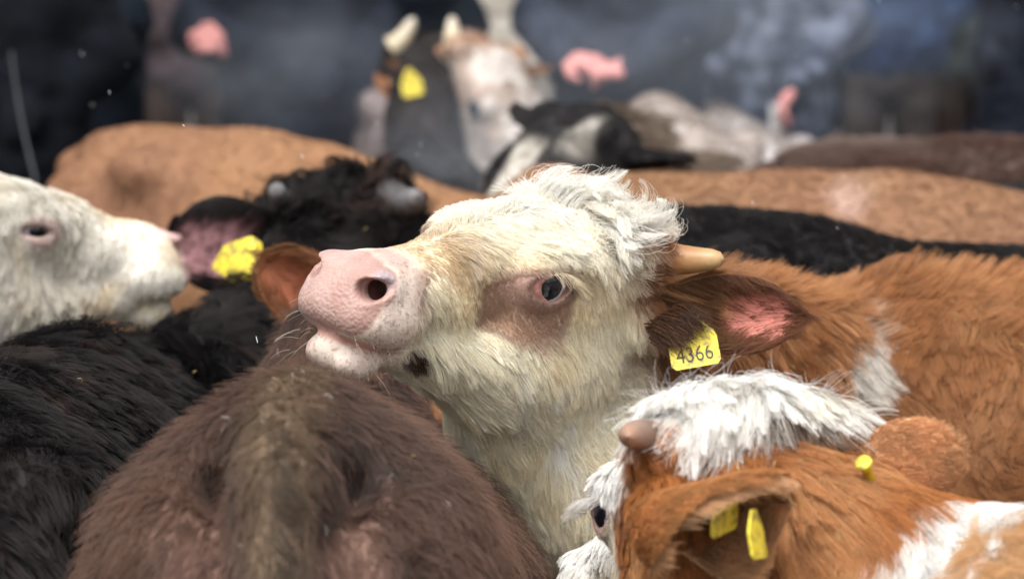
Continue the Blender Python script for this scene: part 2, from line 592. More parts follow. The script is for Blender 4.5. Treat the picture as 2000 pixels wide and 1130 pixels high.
# ------------------------------------------------------------------ ground
def mat_ground():
    m, nt, out = new_mat('trampled_mud')
    b = principled(nt, out, Roughness=0.85)
    tc = nt.nodes.new('ShaderNodeTexCoord')
    n1 = nt.nodes.new('ShaderNodeTexNoise'); n1.inputs['Scale'].default_value = 1.1; n1.inputs['Detail'].default_value = 8
    nt.links.new(tc.outputs['Object'], n1.inputs['Vector'])
    cr = nt.nodes.new('ShaderNodeValToRGB')
    cr.color_ramp.elements[0].position = .35; cr.color_ramp.elements[0].color = (.055, .045, .038, 1)
    cr.color_ramp.elements[1].position = .7; cr.color_ramp.elements[1].color = (.17, .155, .145, 1)
    nt.links.new(n1.outputs['Fac'], cr.inputs['Fac']); nt.links.new(cr.outputs[0], b.inputs['Base Color'])
    n2 = nt.nodes.new('ShaderNodeTexNoise'); n2.inputs['Scale'].default_value = 14; n2.inputs['Detail'].default_value = 8
    nt.links.new(tc.outputs['Object'], n2.inputs['Vector'])
    bp = nt.nodes.new('ShaderNodeBump'); bp.inputs['Strength'].default_value = .8; bp.inputs['Distance'].default_value = .05
    nt.links.new(n2.outputs['Fac'], bp.inputs['Height']); nt.links.new(bp.outputs[0], b.inputs['Normal'])
    return m

def build_ground():
    g = np.array([(-600, -600, 0), (600, -600, 0), (600, 900, 0), (-600, 900, 0)], float)
    me = mesh_np('ground', g, np.array([[0, 1, 2, 3]]), smooth=False)
    o = link('ground', me, None, [mat_ground()])
    tag(o, kind='structure')

build_ground()
# ------------------------------------------------------------------ cattle anatomy
def body_solid(S, B, w=1.0, top=1.0, tail=True, tail_pts=None, legs=True, hooks=1.0):
    """trunk, legs and tail of a calf about 1 m at the hip; x forward, z up, origin on the ground"""
    S.loft(B, [(-.50, 0, .765), (-.25, 0, .72), (.08, 0, .70), (.33, 0, .72), (.47, 0, .75)],
           [.165 * w * top, .20 * w * (.5 + .5 * top), .215 * w, .185 * w, .13 * w], [.20, .255, .275, .265, .20], k=.05)
    S.ell(B, (-.46, 0, .80), (.20, .185 * w * top, .165), k=.06)
    for s in (-1, 1):
        S.ell(B, (-.50, s * .105 * w, .64), (.16, .095, .25), k=.06)
        S.ell(B, (.36, s * .125 * w, .66), (.13, .075, .25), k=.06)
        if hooks:
            S.ell(B, (-.37, s * .155 * w, .925), (.05, .04, .035 * hooks), k=.07)
        S.ell(B, (-.60, s * .085 * w, .845), (.05, .035, .05), k=.05)
    S.cap(B, (-.56, 0, .935), (-.05, 0, .945), .03, .03, k=.07)
    S.cap(B, (-.05, 0, .945), (.36, 0, .965), .03, .035, k=.07)
    if legs:
        for s in (-1, 1):
            y = s * .115 * w
            S.chain(B, [(.38, y, .55), (.39, y, .34), (.375, y, .13), (.39, y, .075)], [.075, .047, .03, .036], k=.03)
            S.cap(B, (.40, y, .06), (.41, y, .03), .036, .045, k=.012)
            S.chain(B, [(-.47, y, .58), (-.40, y * 1.1, .50), (-.57, y, .335), (-.545, y, .13), (-.535, y, .075)],
                    [.10, .085, .042, .030, .036], k=.04)
            S.cap(B, (-.525, y, .06), (-.51, y, .03), .036, .045, k=.012)
    if tail:
        tp = tail_pts or [(-.60, 0, .935), (-.665, 0, .90), (-.70, 0, .78), (-.705, 0, .6), (-.70, 0, .42), (-.70, 0, .30)]
        S.chain(B, tp, [.034, .030, .024, .018, .024, .012], k=.03)

def neck_solid(S, B, H, mid=None, w=1.0, w0=(.125, .19), w1=(.085, .115), up=(0, 0, 1)):
    a = B.w((.40, 0, .775)); b = H.w((-.035, 0, -.045))
    if mid is None:
        mid = (a + b) / 2 + np.array([0, 0, .02])
    mid = np.asarray(mid, float)
    ts = np.linspace(0, 1, 6)
    pts = [(1 - t) ** 2 * a + 2 * t * (1 - t) * mid + t * t * b for t in ts]
    ws = [(w0[0] + (w1[0] - w0[0]) * t) * w * B.s for t in ts]
    hs = [(w0[1] + (w1[1] - w0[1]) * t) * B.s for t in ts]
    S.loft(WORLD, pts, ws, hs, up=up, k=.05)
    return pts

EYE_L = (.136, .0750, .0195)

def head_solid(S, H, fine=False, wide=1.0, lid=1.0):
    """x towards the muzzle, y to the animal's left, z towards the forehead; poll near the origin"""
    S.ell(H, (.03, 0, -.005), (.095, .092 * wide, .088), k=.05)
    S.ell(H, (.085, 0, .024), (.115, .086 * wide, .048), k=.04)
    S.loft(H, [(.10, 0, .005), (.20, 0, -.004), (.33, 0, -.012)], [.075, .057, .047], [.062, .054, .044], k=.035)
    for s in (-1, 1):
        S.ell(H, (.09, s * .050, -.062), (.085, .042, .072), k=.035)
        S.chain(H, [(.03, s * .05, -.085), (.17, s * .036, -.082), (.31, s * .016, -.066)], [.046, .036, .028], k=.03)
        S.ell(H, (.128, s * .072, .040), (.042, .022, .020), k=.03)
        S.ell(H, (-.02, s * .085, .045), (.03, .03, .025), k=.03)      # horn base
        S.ell(H, (-.035, s * .095, -.012), (.03, .03, .028), k=.03)   # ear base
    # muzzle
    S.ell(H, (.350, 0, -.017), (.050, .056, .040), k=.03)
    S.ell(H, (.368, 0, -.010), (.030, .046, .031), k=.015)
    S.ell(H, (.383, 0, -.031), (.026, .047, .025), k=.018)
    for s in (-1, 1):
        S.ell(H, (.345, s * .036, -.036), (.050, .032, .030), k=.02)
        S.ell(H, (.366, s * .038, .003), (.030, .022, .021), k=.012)
    S.cap(H, (.345, 0, -.080), (.372, 0, -.078), .031, .026, k=.010)
    for s in (-1, 1):
        S.ell(H, (.358, s * .020, -.086), (.034, .021, .022), k=.006)
    if fine:
        for s in (-1, 1):
            # mouth line, nostril, eye opening
            S.chain(H, [(.415, 0, -.054), (.406, s * .018, -.055), (.385, s * .044, -.062), (.345, s * .062, -.072), (.312, s * .062, -.076)],
                    [.0045, .0045, .0048, .005, .004], k=.005, sub=True)
            S.ell(H, (.388, s * .045, .003), (.022, .017, .0105), k=.006, sub=True)
            S.chain(H, [(.392, s * .044, .003), (.36, s * .034, .0), (.29, s * .022, .0)], [.0115, .0115, .009], k=.005, sub=True)
            S.ell(H, (.376, s * .058, .010), (.015, .012, .0065), k=.006, sub=True)
            S.ell(H, (.137, s * .079, .020), (.035, .022, .029), k=.016)
            S.ell(H, (.134, s * .105, .019), (.0255, .026, .0165 * lid), k=.005, sub=True)
            S.chain(H, [(.166, s * .094, .036), (.138, s * .1005, .0445), (.110, s * .095, .038)], [.0015, .002, .0015], k=.006, sub=True)
            S.cap(H, (.154, s * .1005, .021), (.178, s * .091, .019), .0035, .0012, k=.005, sub=True)   # inner corner
            S.cap(H, (.235, s * .06, .03), (.20, s * .068, -.03), .012, .016, k=.03, sub=True)

def uv_sphere(r, nu=32, nv=20):
    V, Q = [], []
    for i in range(nv + 1):
        th = math.pi * i / nv
        for j in range(nu):
            ph = 2 * math.pi * j / nu
            V.append((r * math.cos(th), r * math.sin(th) * math.cos(ph), r * math.sin(th) * math.sin(ph)))
    for i in range(nv):
        for j in range(nu):
            k = (j + 1) % nu
            Q.append((i * nu + j, (i + 1) * nu + j, (i + 1) * nu + k, i * nu + k))
    return np.array(V), np.array(Q)

def mat_eye():
    m, nt, out = new_mat('eye_ball')
    b = principled(nt, out, Roughness=0.06)
    b.inputs['Coat Weight'].default_value = 0.25
    b.inputs['Coat Roughness'].default_value = 0.02
    tc = nt.nodes.new('ShaderNodeTexCoord')
    nrm = nt.nodes.new('ShaderNodeVectorMath'); nrm.operation = 'NORMALIZE'
    nt.links.new(tc.outputs['Object'], nrm.inputs[0])
    sx = nt.nodes.new('ShaderNodeSeparateXYZ'); nt.links.new(nrm.outputs[0], sx.inputs[0])
    cr = nt.nodes.new('ShaderNodeValToRGB')
    e = cr.color_ramp.elements
    e[0].position = 0.0; e[0].color = (.52, .44, .42, 1)
    e[1].position = 1.0; e[1].color = (.004, .004, .006, 1)
    for p_, c_ in ((.54, (.55, .50, .52, 1)), (.66, (.42, .45, .56, 1)), (.72, (.02, .022, .035, 1)), (.82, (.008, .009, .016, 1))):
        x = e.new(p_); x.color = c_
    nt.links.new(sx.outputs['X'], cr.inputs['Fac']); nt.links.new(cr.outputs[0], b.inputs['Base Color'])
    return m

M_EYE = mat_eye()
EYE_MESH = None

def add_eye(root, H, side, gaze, r=.0265, pos=None):
    global EYE_MESH
    if EYE_MESH is None:
        V, Q = uv_sphere(1.0)
        EYE_MESH = mesh_np('eye', V, Q); EYE_MESH.materials.append(M_EYE)
    o = bpy.data.objects.new('eye', EYE_MESH); COL.objects.link(o); o.parent = root
    p = H.w(pos or (EYE_L[0], side * EYE_L[1], EYE_L[2]))
    R = axes(gaze, (0, 0, 1))
    o.matrix_local = Matrix.Translation(Vector(p) - root.location) @ Matrix(R.tolist()).to_4x4() @ Matrix.Scale(r * H.s, 4)
    return o

def mat_horn(name, c0, c1, ctip):
    m, nt, out = new_mat(name)
    b = principled(nt, out, Roughness=0.42)
    a = nt.nodes.new('ShaderNodeAttribute'); a.attribute_name = 'along'
    cr = nt.nodes.new('ShaderNodeValToRGB')
    e = cr.color_ramp.elements
    e[0].color = (*c0, 1); e[1].color = (*ctip, 1); x = e.new(.55); x.color = (*c1, 1)
    tc = nt.nodes.new('ShaderNodeTexCoord')
    nz = nt.nodes.new('ShaderNodeTexNoise'); nz.inputs['Scale'].default_value = 55; nz.inputs['Detail'].default_value = 6
    nt.links.new(tc.outputs['Object'], nz.inputs['Vector'])
    ad = nt.nodes.new('ShaderNodeMath'); ad.operation = 'MULTIPLY_ADD'; ad.inputs[1].default_value = 0.45; ad.inputs[2].default_value = -0.22
    nt.links.new(nz.outputs['Fac'], ad.inputs[0])
    s = nt.nodes.new('ShaderNodeMath'); s.operation = 'ADD'
    nt.links.new(a.outputs['Fac'], s.inputs[0]); nt.links.new(ad.outputs[0], s.inputs[1])
    nt.links.new(s.outputs[0], cr.inputs['Fac']); nt.links.new(cr.outputs[0], b.inputs['Base Color'])
    bp = nt.nodes.new('ShaderNodeBump'); bp.inputs['Strength'].default_value = .25; bp.inputs['Distance'].default_value = .002
    n2 = nt.nodes.new('ShaderNodeTexNoise'); n2.inputs['Scale'].default_value = 140
    nt.links.new(tc.outputs['Object'], n2.inputs['Vector'])
    nt.links.new(n2.outputs['Fac'], bp.inputs['Height']); nt.links.new(bp.outputs[0], b.inputs['Normal'])
    return m

M_HORN = mat_horn('horn_tan', (.20, .085, .032), (.33, .16, .06), (.46, .30, .14))
M_HORN_GREY = mat_horn('horn_grey', (.05, .046, .045), (.085, .08, .078), (.13, .125, .125))
M_HORN_BUD = mat_horn('horn_bud', (.13, .075, .045), (.20, .125, .085), (.32, .19, .13))
M_HORN_PALE = mat_horn('horn_pale', (.40, .33, .22), (.52, .44, .31), (.45, .40, .34))

def add_horn(root, pts, r0, r1, mat, tipround=True):
    pts = np.asarray(pts, float)
    t = np.linspace(0, 1, 22)
    a, b, c = pts
    C = ((1 - t) ** 2)[:, None] * a + (2 * t * (1 - t))[:, None] * b + (t ** 2)[:, None] * c
    r = r0 + (r1 - r0) * t
    L = np.linalg.norm(c - a)
    endf = np.sqrt(np.clip(1 - ((t - (1 - r1 / L)) / (r1 / L)) ** 2, 0, 1)); r = np.where(t > 1 - r1 / L, r1 * endf, r)
    r = np.maximum(r, .0004) * (1 + .03 * np.sin(t * 60) * (t < .6))
    V, Q = sweep(C, r, 18)
    me = mesh_np('horn', V, Q, extra={'along': np.repeat(t, 18)})
    return world_child('horn', me, root, [mat])

def ear_surface(E, length, width, cup=(1.9, .75), bend=0.0, nu=26, nv=18, thick=.0045, tube=0.0):
    """leaf-shaped cupped ear; E frame x to the tip, y across, z out of the hollow side"""
    u = np.linspace(0, 1, nu)[:, None] * np.ones((1, nv)); v = np.ones((nu, 1)) * np.linspace(-1, 1, nv)[None, :]
    wu = width * .5 * np.where(u < .55, .46 + .54 * np.sin(np.pi / 2 * np.clip(u / .55, 0, 1)) ** 1.3,
                               np.sqrt(np.clip(1 - (np.clip(u - .55, 0, 1) / .455) ** 1.9, 0, 1)))
    A = cup[0] + (cup[1] - cup[0]) * (sst(tube, .92, u) if tube else np.clip(u * 1.5, 0, 1))
    r = wu / np.sin(np.minimum(A, np.pi / 2))
    th = v * A
    P = np.stack([u * length * (1 - .03 * v ** 2), r * np.sin(th), r * (1 - np.cos(th)) - bend * u ** 2], -1)
    du = np.gradient(P, axis=0); dv = np.gradient(P, axis=1)
    N = unit(np.cross(du, dv))
    edge = np.clip(1 - np.abs(v) ** 6, .1, 1) * np.clip((1 - u) * 12, .1, 1)
    outer = P - N * thick * edge[..., None] * .5
    inner = P + N * thick * edge[..., None] * .5
    Vo, Vi = E.w(outer.reshape(-1, 3)), E.w(inner.reshape(-1, 3))
    q = []
    for i in range(nu - 1):
        for j in range(nv - 1):
            q.append((i * nv + j, i * nv + j + 1, (i + 1) * nv + j + 1, (i + 1) * nv + j))
    q = np.array(q); m = nu * nv
    qo = q; qi = q[:, ::-1] + m
    border = [(0, j) for j in range(nv)] + [(i, nv - 1) for i in range(1, nu)] + [(nu - 1, j) for j in range(nv - 2, -1, -1)] + [(i, 0) for i in range(nu - 2, 0, -1)]
    bi = [i * nv + j for i, j in border]
    qb = np.array([(bi[k], bi[k] + m, bi[(k + 1) % len(bi)] + m, bi[(k + 1) % len(bi)]) for k in range(len(bi))])
    V = np.concatenate([Vo, Vi])
    uv = np.stack([np.concatenate([u.ravel()] * 2), np.concatenate([v.ravel()] * 2)], -1)
    inside = np.concatenate([np.zeros(m), np.ones(m)])
    # the outward side of the outer layer must face -z of the ear frame
    n_test = np.cross(V[qo[:, 2]] - V[qo[:, 0]], V[qo[:, 3]] - V[qo[:, 1]]).mean(0)
    if n_test @ E.R[:, 2] > 0:
        qo, qi, qb = qo[:, ::-1], qi[:, ::-1], qb[:, ::-1]
    return V, qo, qi, qb, uv, inside

def add_ear(root, fur, E, length, width, outer, inner, rim, cup=(1.9, .75), bend=0.0, n_out=5000, n_in=1500, hair=.016,
            hair_in=.022, seed=3, radius=.0004, inner_cover=.35, pinkspan=(.25, .85), grav=.15, tube=0.0):
    V, qo, qi, qb, uv, ins = ear_surface(E, length, width, cup, bend, tube=tube)
    outer, inner, rim = map(np.asarray, (outer, inner, rim))
    ev = np.abs(uv[:, 1])
    pink = sst(.95, .45, ev) * sst(.02, pinkspan[0], uv[:, 0]) * sst(1.0, pinkspan[1], uv[:, 0])
    cols = np.where(ins[:, None] > .5, mixc(np.broadcast_to(rim, (len(V), 3)), np.broadcast_to(inner, (len(V), 3)), pink),
                    np.broadcast_to(outer, (len(V), 3)))
    me = mesh_np('ear', V, np.concatenate([qo, qi, qb]), cols, {'bare': ins * pink * .5})
    o = world_child('ear', me, root, [M_HIDE])
    X, Y, Z = E.R[:, 0], E.R[:, 1], E.R[:, 2]
    nz = lambda p, c: c * (1 + .25 * noise3(p, 40, seed)[:, None])
    fur.grow(V, qo, n_out, lambda p: np.full(len(p), hair), lambda p, n: X + .15 * np.sign(E.loc(p)[:, 1])[:, None] * Y,
             lambda p: nz(p, outer), lift=(35, 8), radius=radius, seed=seed, clump=.3, grav=grav)
    def edge_d(p, n):
        L = E.loc(p)
        e = np.abs(L[:, 1]) / (width * .5)
        return .12 + 1.6 * sst(.45, .95, e) + 1.2 * sst(length * .8, length, L[:, 0])
    if n_in:
        fur.grow(V, qi, n_in, lambda p: np.full(len(p), hair_in), lambda p, n: X * .8 - .7 * E.loc(p)[:, 1:2] / (width * .5) * Y,
                 lambda p: nz(p, rim), density=edge_d, lift=(35, 20), radius=radius, seed=seed + 1, clump=.3, wob=.4, grav=grav)
    return o

def text_mesh(txt, size):
    cu = bpy.data.curves.new('tmp', 'FONT')
    cu.body = txt; cu.size = size; cu.align_x = 'CENTER'; cu.align_y = 'CENTER'; cu.resolution_u = 3
    ob = bpy.data.objects.new('tmp', cu); COL.objects.link(ob)
    dg = bpy.context.evaluated_depsgraph_get()
    me = bpy.data.meshes.new_from_object(ob.evaluated_get(dg))
    bpy.data.objects.remove(ob); bpy.data.curves.remove(cu)
    return me

def mat_tag():
    m, nt, out = new_mat('tag_yellow')
    b = principled(nt, out, Roughness=0.42)
    tc = nt.nodes.new('ShaderNodeTexCoord')
    nz = nt.nodes.new('ShaderNodeTexNoise'); nz.inputs['Scale'].default_value = 120; nz.inputs['Detail'].default_value = 6
    nt.links.new(tc.outputs['Object'], nz.inputs['Vector'])
    cr = nt.nodes.new('ShaderNodeValToRGB')
    cr.color_ramp.elements[0].position = .36; cr.color_ramp.elements[0].color = (.30, .24, .05, 1)
    cr.color_ramp.elements[1].position = .52; cr.color_ramp.elements[1].color = (.74, .60, .035, 1)
    nt.links.new(nz.outputs['Fac'], cr.inputs['Fac']); nt.links.new(cr.outputs[0], b.inputs['Base Color'])
    return m

M_TAG = mat_tag()
M_INK = mat_simple('tag_ink', (.055, .048, .022), .6)

def add_tag(ear, T, w, h, lines=(), bend=.0, button=True):
    """plastic ear tag: rounded shield, x across, y up (towards its stud), z to the face; writing raised a hair"""
    import bmesh
    bm = bmesh.new()
    prof = [(-.5, -.42), (-.42, -.5), (.42, -.5), (.5, -.42), (.5, .02), (.44, .14), (.20, .42), (.13, .5), (-.13, .5), (-.20, .42), (-.44, .14), (-.5, .02)]
    f = [bm.verts.new((x * w, y * h, .0011)) for x, y in prof]
    g = [bm.verts.new((x * w, y * h, -.0011)) for x, y in prof]
    bm.faces.new(f); bm.faces.new(g[::-1])
    n = len(prof)
    for i in range(n):
        bm.faces.new((f[i], g[i], g[(i + 1) % n], f[(i + 1) % n]))
    if button:
        for z0, z1, r in ((.0011, .006, .011), (-.007, -.0011, .010)):
            a_ = [bm.verts.new((r * math.cos(t), h * .36 + r * math.sin(t), z0)) for t in np.linspace(0, 6.283, 15)[:-1]]
            b_ = [bm.verts.new((r * .8 * math.cos(t), h * .36 + r * .8 * math.sin(t), z1)) for t in np.linspace(0, 6.283, 15)[:-1]]
            bm.faces.new(b_ if z1 > .0011 else b_[::-1])
            for i in range(14):
                bm.faces.new((a_[i], a_[(i + 1) % 14], b_[(i + 1) % 14], b_[i]))
    for txt, size, x, y in lines:
        tm = text_mesh(txt, size)
        nv0 = len(bm.verts); bm.verts.ensure_lookup_table(); nf0 = len(bm.faces)
        bm.from_mesh(tm)
        bm.verts.ensure_lookup_table(); bm.faces.ensure_lookup_table()
        for v in bm.verts[nv0:]:
            v.co = Vector((v.co.x * .82 + x, v.co.y + y, .0017))
        for fc in bm.faces[nf0:]:
            fc.material_index = 1
        bpy.data.meshes.remove(tm)
    bmesh.ops.recalc_face_normals(bm, faces=[q for q in bm.faces if q.material_index == 0])
    for v in bm.verts:
        v.co.z += bend * ((v.co.y / h) ** 2)
        p = T.w(np.array(v.co)); v.co = Vector(p)
    me = bpy.data.meshes.new('ear_tag'); bm.to_mesh(me); bm.free()
    return world_child('ear_tag', me, ear, [M_TAG, M_INK])

def frame_body(x, y, heading, s=1.0, drop=0.0, dropx=(-.45, .25)):
    """heading in degrees, 0 = facing +x, 90 = away from the camera"""
    a = math.radians(heading)
    warp = None
    if drop:
        def warp(L):
            L = L.copy()
            L[:, 2] = L[:, 2] + drop * sst(dropx[0], dropx[1], L[:, 0]) * np.clip(L[:, 2] / .8, 0, 1.2)
            return L
    return Frame(np.stack([(math.cos(a), math.sin(a), 0), (-math.sin(a), math.cos(a), 0), (0, 0, 1)], 1), (x, y, 0), s, warp)

def finish_body(root, S, h, colorfn, fine=None, hf=None, smooth=2):
    V, Q = polygonise(S, h, fine, hf, smooth)
    V[:, 2] = np.maximum(V[:, 2], 0.006)
    r = colorfn(V)
    cols, bare = r if isinstance(r, tuple) else (r, np.zeros(len(V)))
    me = mesh_np('body', V, Q, cols, {'bare': bare})
    world_child('body', me, root, [M_HIDE])
    return V, Q
# ------------------------------------------------------------------ the cream-faced cow in the middle
CREAM, CREAM_W, CREAM_Y = rgb(.93, .86, .70), rgb(.94, .91, .84), rgb(.87, .70, .45)
BROWN, BROWN_L, BROWN_D = rgb(.40, .180, .070), rgb(.54, .285, .130), rgb(.11, .044, .021)

def build_main():
    root = empty('cow', (.84, 3.80, 0))
    tag(root, 'cream-faced brown cow with raised pink muzzle, tan horn and numbered yellow ear tag', 'cow', 'cattle packed in the market pen')
    B = frame_body(.86, 3.80, 176, .98)
    H = Frame([[-.65, .713, .264], [-.754, -.647, -.11], [.092, -.271, .958]], (.064, 3.381, 1.063))
    H.R = axes(H.R[:, 0], H.R[:, 2] - .07 * H.R[:, 1]); H.o = H.o - np.array([0, 0, .007])
    S = Sdf()
    body_solid(S, B)
    neck_solid(S, B, H, mid=(.16, 3.56, .86), w0=(.125, .19), w1=(.088, .12))
    head_solid(S, H, fine=True)
    # throat and dewlap hanging under the jaw
    S.chain(WORLD, [H.w((.10, 0, -.10)), H.w((.02, .0, -.17)), (.09, 3.40, .80), (.20, 3.52, .66)], [.055, .07, .075, .08], k=.06)
    eye_c = np.array(EYE_L)

    def fields(P):
        L = H.loc(P); x, y, z = L.T; ay = np.abs(y)
        # eye patch: in the side plane of the head (x forward, z up)
        ex, ez = (x - .160) / .066, (z - (-.006 + .10 * (x - .160))) / .050
        patch = sst(1.05, .75, np.sqrt(ex ** 2 + ez ** 2) + .16 * noise3(P, 60, 4)) * sst(.03, .05, ay)
        tail_ = sst(.016, .006, np.abs(x - .118 + .15 * (z + .03))) * sst(-.062, -.03, z) * sst(.03, -.02, z) * sst(.03, .05, ay)
        patch = np.maximum(patch, tail_)
        nose = sst(.366, .378, x + .55 * np.clip(z + .012, -.05, .05) + .006 * noise3(P, 90, 2) - .25 * np.clip(ay - .052, 0, 1)) * sst(-.058, -.053, z)
        nostril = sst(.034, .024, np.sqrt(((x - .386) / 1.1) ** 2 + ((ay - .048)) ** 2 + ((z - .005) * 1.3) ** 2))
        nose = np.maximum(nose, nostril)
        lip = sst(.0075, .003, np.abs(z + .0575 + .17 * np.clip(.405 - x, 0, .1))) * sst(.33, .37, x)
        muz = sst(.285, .335, x - .02 * noise3(P, 35, 8))
        return L, patch, nose, lip, muz
    def colour(P):
        L, patch, nose, lip, muz = fields(P)
        x, y, z = L.T; ay = np.abs(y)
        n1, n2 = fbm(P, 9, 1), fbm(P, 30, 5)
        cream = mixc(mixc(np.broadcast_to(CREAM, P.shape), CREAM_Y, sst(-.15, .5, n1 + .4 * n2) * .68), CREAM_W, sst(.1, .7, n2 - .3 * n1))
        top = sst(.01, .07, z) * sst(.28, .16, x)
        cream = mixc(cream, CREAM_W, top * .55)
        # brown: neck, ears and body
        back = sst(-.050, -.075, x + .25 * z + .015 * n2) * sst(-.10, -.03, z + .02 * n1)
        wx = P[:, 0] + .10 * (P[:, 2] - 1.0)
        body = sst(.125, .165, wx + .03 * n2)
        br = np.maximum(back, body)
        brown = mixc(mixc(np.broadcast_to(BROWN, P.shape), BROWN_L, sst(-.2, .6, n1)), BROWN_D, sst(.15, .7, n2) * .35)
        # light patch on the flank
        fp = at(1705, 745, 3.55)
        wp = sst(.062, .035, np.sqrt(((P[:, 0] - fp[0]) / .62) ** 2 + (P[:, 2] - fp[2]) ** 2) + .012 * n2) * sst(.2, .3, P[:, 0])
        brown = mixc(brown, rgb(.70, .66, .60), wp)
        dk = sst(.33, .18, P[:, 0]) * br
        brown = mixc(brown, BROWN_D * 1.3, dk * .5)
        c = mixc(cream, brown, br)
        # tan on the bridge of the nose, wet brown crease beside it, spot by the mouth corner
        bridge = sst(.20, .26, x) * sst(.365, .33, x) * sst(-.004, .02, z)
        c = mixc(c, rgb(.46, .31, .16), bridge * (.55 + .3 * n2))
        cre = sst(.018, .006, np.abs(x - .308 + .55 * (z - .01))) * sst(-.028, -.005, z) * sst(.03, .04, ay)
        c = mixc(c, rgb(.24, .12, .07), cre * .8)
        sp = sst(.017, .009, np.sqrt((x - .292) ** 2 + (z + .078) ** 2)) * (ay > .02)
        c = mixc(c, rgb(.06, .028, .016), sp)
        c = mixc(c, mixc(np.broadcast_to(rgb(.42, .27, .19), P.shape), rgb(.50, .34, .25), sst(-.4, .8, n2)), patch)
        pk = np.sqrt(((x - .146) / .045) ** 2 + ((z - .016) / .026) ** 2)
        c = mixc(c, rgb(.55, .37, .31), sst(1.25, .7, pk) * (ay > .05) * .8)
        rim = np.sqrt(((x - .140) / .030) ** 2 + ((z - .019) / .0175) ** 2)
        c = mixc(c, rgb(.40, .19, .16), sst(1.12, .92, rim) * (ay > .05))
        c = mixc(c, rgb(.10, .05, .04), sst(.16, .05, np.abs(rim - 1.0)) * (ay > .05) * sst(.002, .016, z) * .8)
        c = mixc(c, rgb(.60, .48, .42), muz * (1 - nose) * .8)
        mm = muz * (1 - nose)
        c = mixc(c, rgb(.44, .30, .26), mm * sst(.05, .45, fbm(P, 28, 61)) * .75)
        c = mixc(c, rgb(.30, .22, .20), mm * sst(.48, .62, noise3(P, 330, 19)) * .7)
        c = mixc(c, mixc(np.broadcast_to(rgb(.385, .235, .20), P.shape), rgb(.45, .305, .268), sst(-.3, .5, n2)), nose)
        gr = sst(.022, .008, np.sqrt((x - .374) ** 2 + (ay - .055) ** 2 + (z - .021) ** 2))
        c = mixc(c, rgb(.38, .33, .36), gr * .8)
        hole_shade = np.maximum(sst(.019, .013, np.sqrt((x - .385) ** 2 + (ay - .044) ** 2 + ((z - .003) * 1.4) ** 2)), sst(.016, .012, np.sqrt((ay - .034) ** 2 + z ** 2)) * sst(.372, .366, x) * (ay < .046))
        c = mixc(c, rgb(.13, .045, .04), hole_shade)  # shade inside the nostril painted as darker flesh colour
        c = mixc(c, rgb(.55, .28, .23), lip * .8)
        smu = sst(.03, .012, np.sqrt((x - .372) ** 2 + (ay - .060) ** 2 + (z + .030) ** 2)) * (1 - nose)
        c = mixc(c, rgb(.36, .27, .25), smu * .6 * sst(-.3, .3, n2))
        bare = np.clip(nose + lip * .5 + .35 * sst(1.1, .9, rim) * (ay > .05), 0, 1)
        return c, bare
    lo, hi = H.w((.16, 0, -.01)) - .31, H.w((.16, 0, -.01)) + .31
    lo = np.minimum(lo, H.w((.16, 0, 0)) - np.array([.30, .33, .20])); hi = H.w((.16, 0, 0)) + np.array([.24, .24, .15])
    lo = H.w((.16, 0, 0)) - np.array([.24, .28, .17])
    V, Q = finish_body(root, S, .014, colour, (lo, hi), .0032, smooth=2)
    col = lambda P: colour(P)[0]
    fur = Fur()
    down = np.array([0, 0, -1.0])
    X, Y, Z = H.R.T

    def flow(P, N):
        L = H.loc(P); x, y, z = L.T
        sy = np.sign(y)[:, None]
        inhead = sst(-.09, -.02, x)[:, None]
        facetop = sst(.015, .06, z)[:, None]
        side = .75 * down - .55 * X + .15 * sy * Y
        topd = sy * Y * .55 - .50 * X + down * .1
        fr = sst(.26, .34, x)[:, None]
        d = side * (1 - facetop) + topd * facetop
        d = d * (1 - fr) + fr * (-.8 * X + .6 * down)
        # poll: tousled up and forward
        poll = (sst(.10, .02, x) * sst(.035, .075, z))[:, None]
        d = d * (1 - poll) + poll * (np.array([.4, -.3, .8]) + .6 * sy * Y)
        bodyd = np.array([.75, -.1, -.65])
        return d * inhead + bodyd * (1 - inhead)
    def length(P):
        L, patch, nose, lip, muz = fields(P)
        x, y, z = L.T
        ln = .033 + .009 * noise3(P, 25, 6) + .010 * sst(-.09, -.14, z)
        ln = ln + .010 * sst(.03, .075, z) * sst(.17, .10, x) + .014 * sst(.06, -.01, x) * sst(.05, .08, z)
        ln = ln * (1 - .78 * sst(.20, .27, x) * sst(-.02, .01, z)) * (1 - .70 * sst(.25, .31, x) * sst(.0, -.03, z))
        soft = sst(1.75, .95, np.sqrt(((x - .160) / .066) ** 2 + ((z + .002) / .046) ** 2)) * sst(.03, .05, np.abs(y))
        ln = ln * (1 - .86 * np.maximum(patch, soft * .75)) * (1 - .86 * muz)
        return np.clip(ln, .0035, .09)
    def dens(P, N):
        L, patch, nose, lip, muz = fields(P)
        x, y, z = L.T; ay = np.abs(y)
        rim = np.sqrt(((x - .140) / .030) ** 2 + ((z - .019) / .0175) ** 2)
        d = np.clip(1 - nose * 1.05 - lip, 0, 1) * (1 - .35 * muz) * np.where((rim < 1.08) & (ay > .05), 0, 1)
        hz = np.linalg.norm(L - np.array([-.03, .105, .052]), axis=1)
        d = d * (1 + 2.2 * patch + .9 * muz)
        return d * (1 + .5 * sst(.20, .0, np.abs(x - .1)) * sst(-.1, 0, x)) * sst(.018, .030, hz)
    isbody = lambda P: sst(.20, .34, P[:, 0])
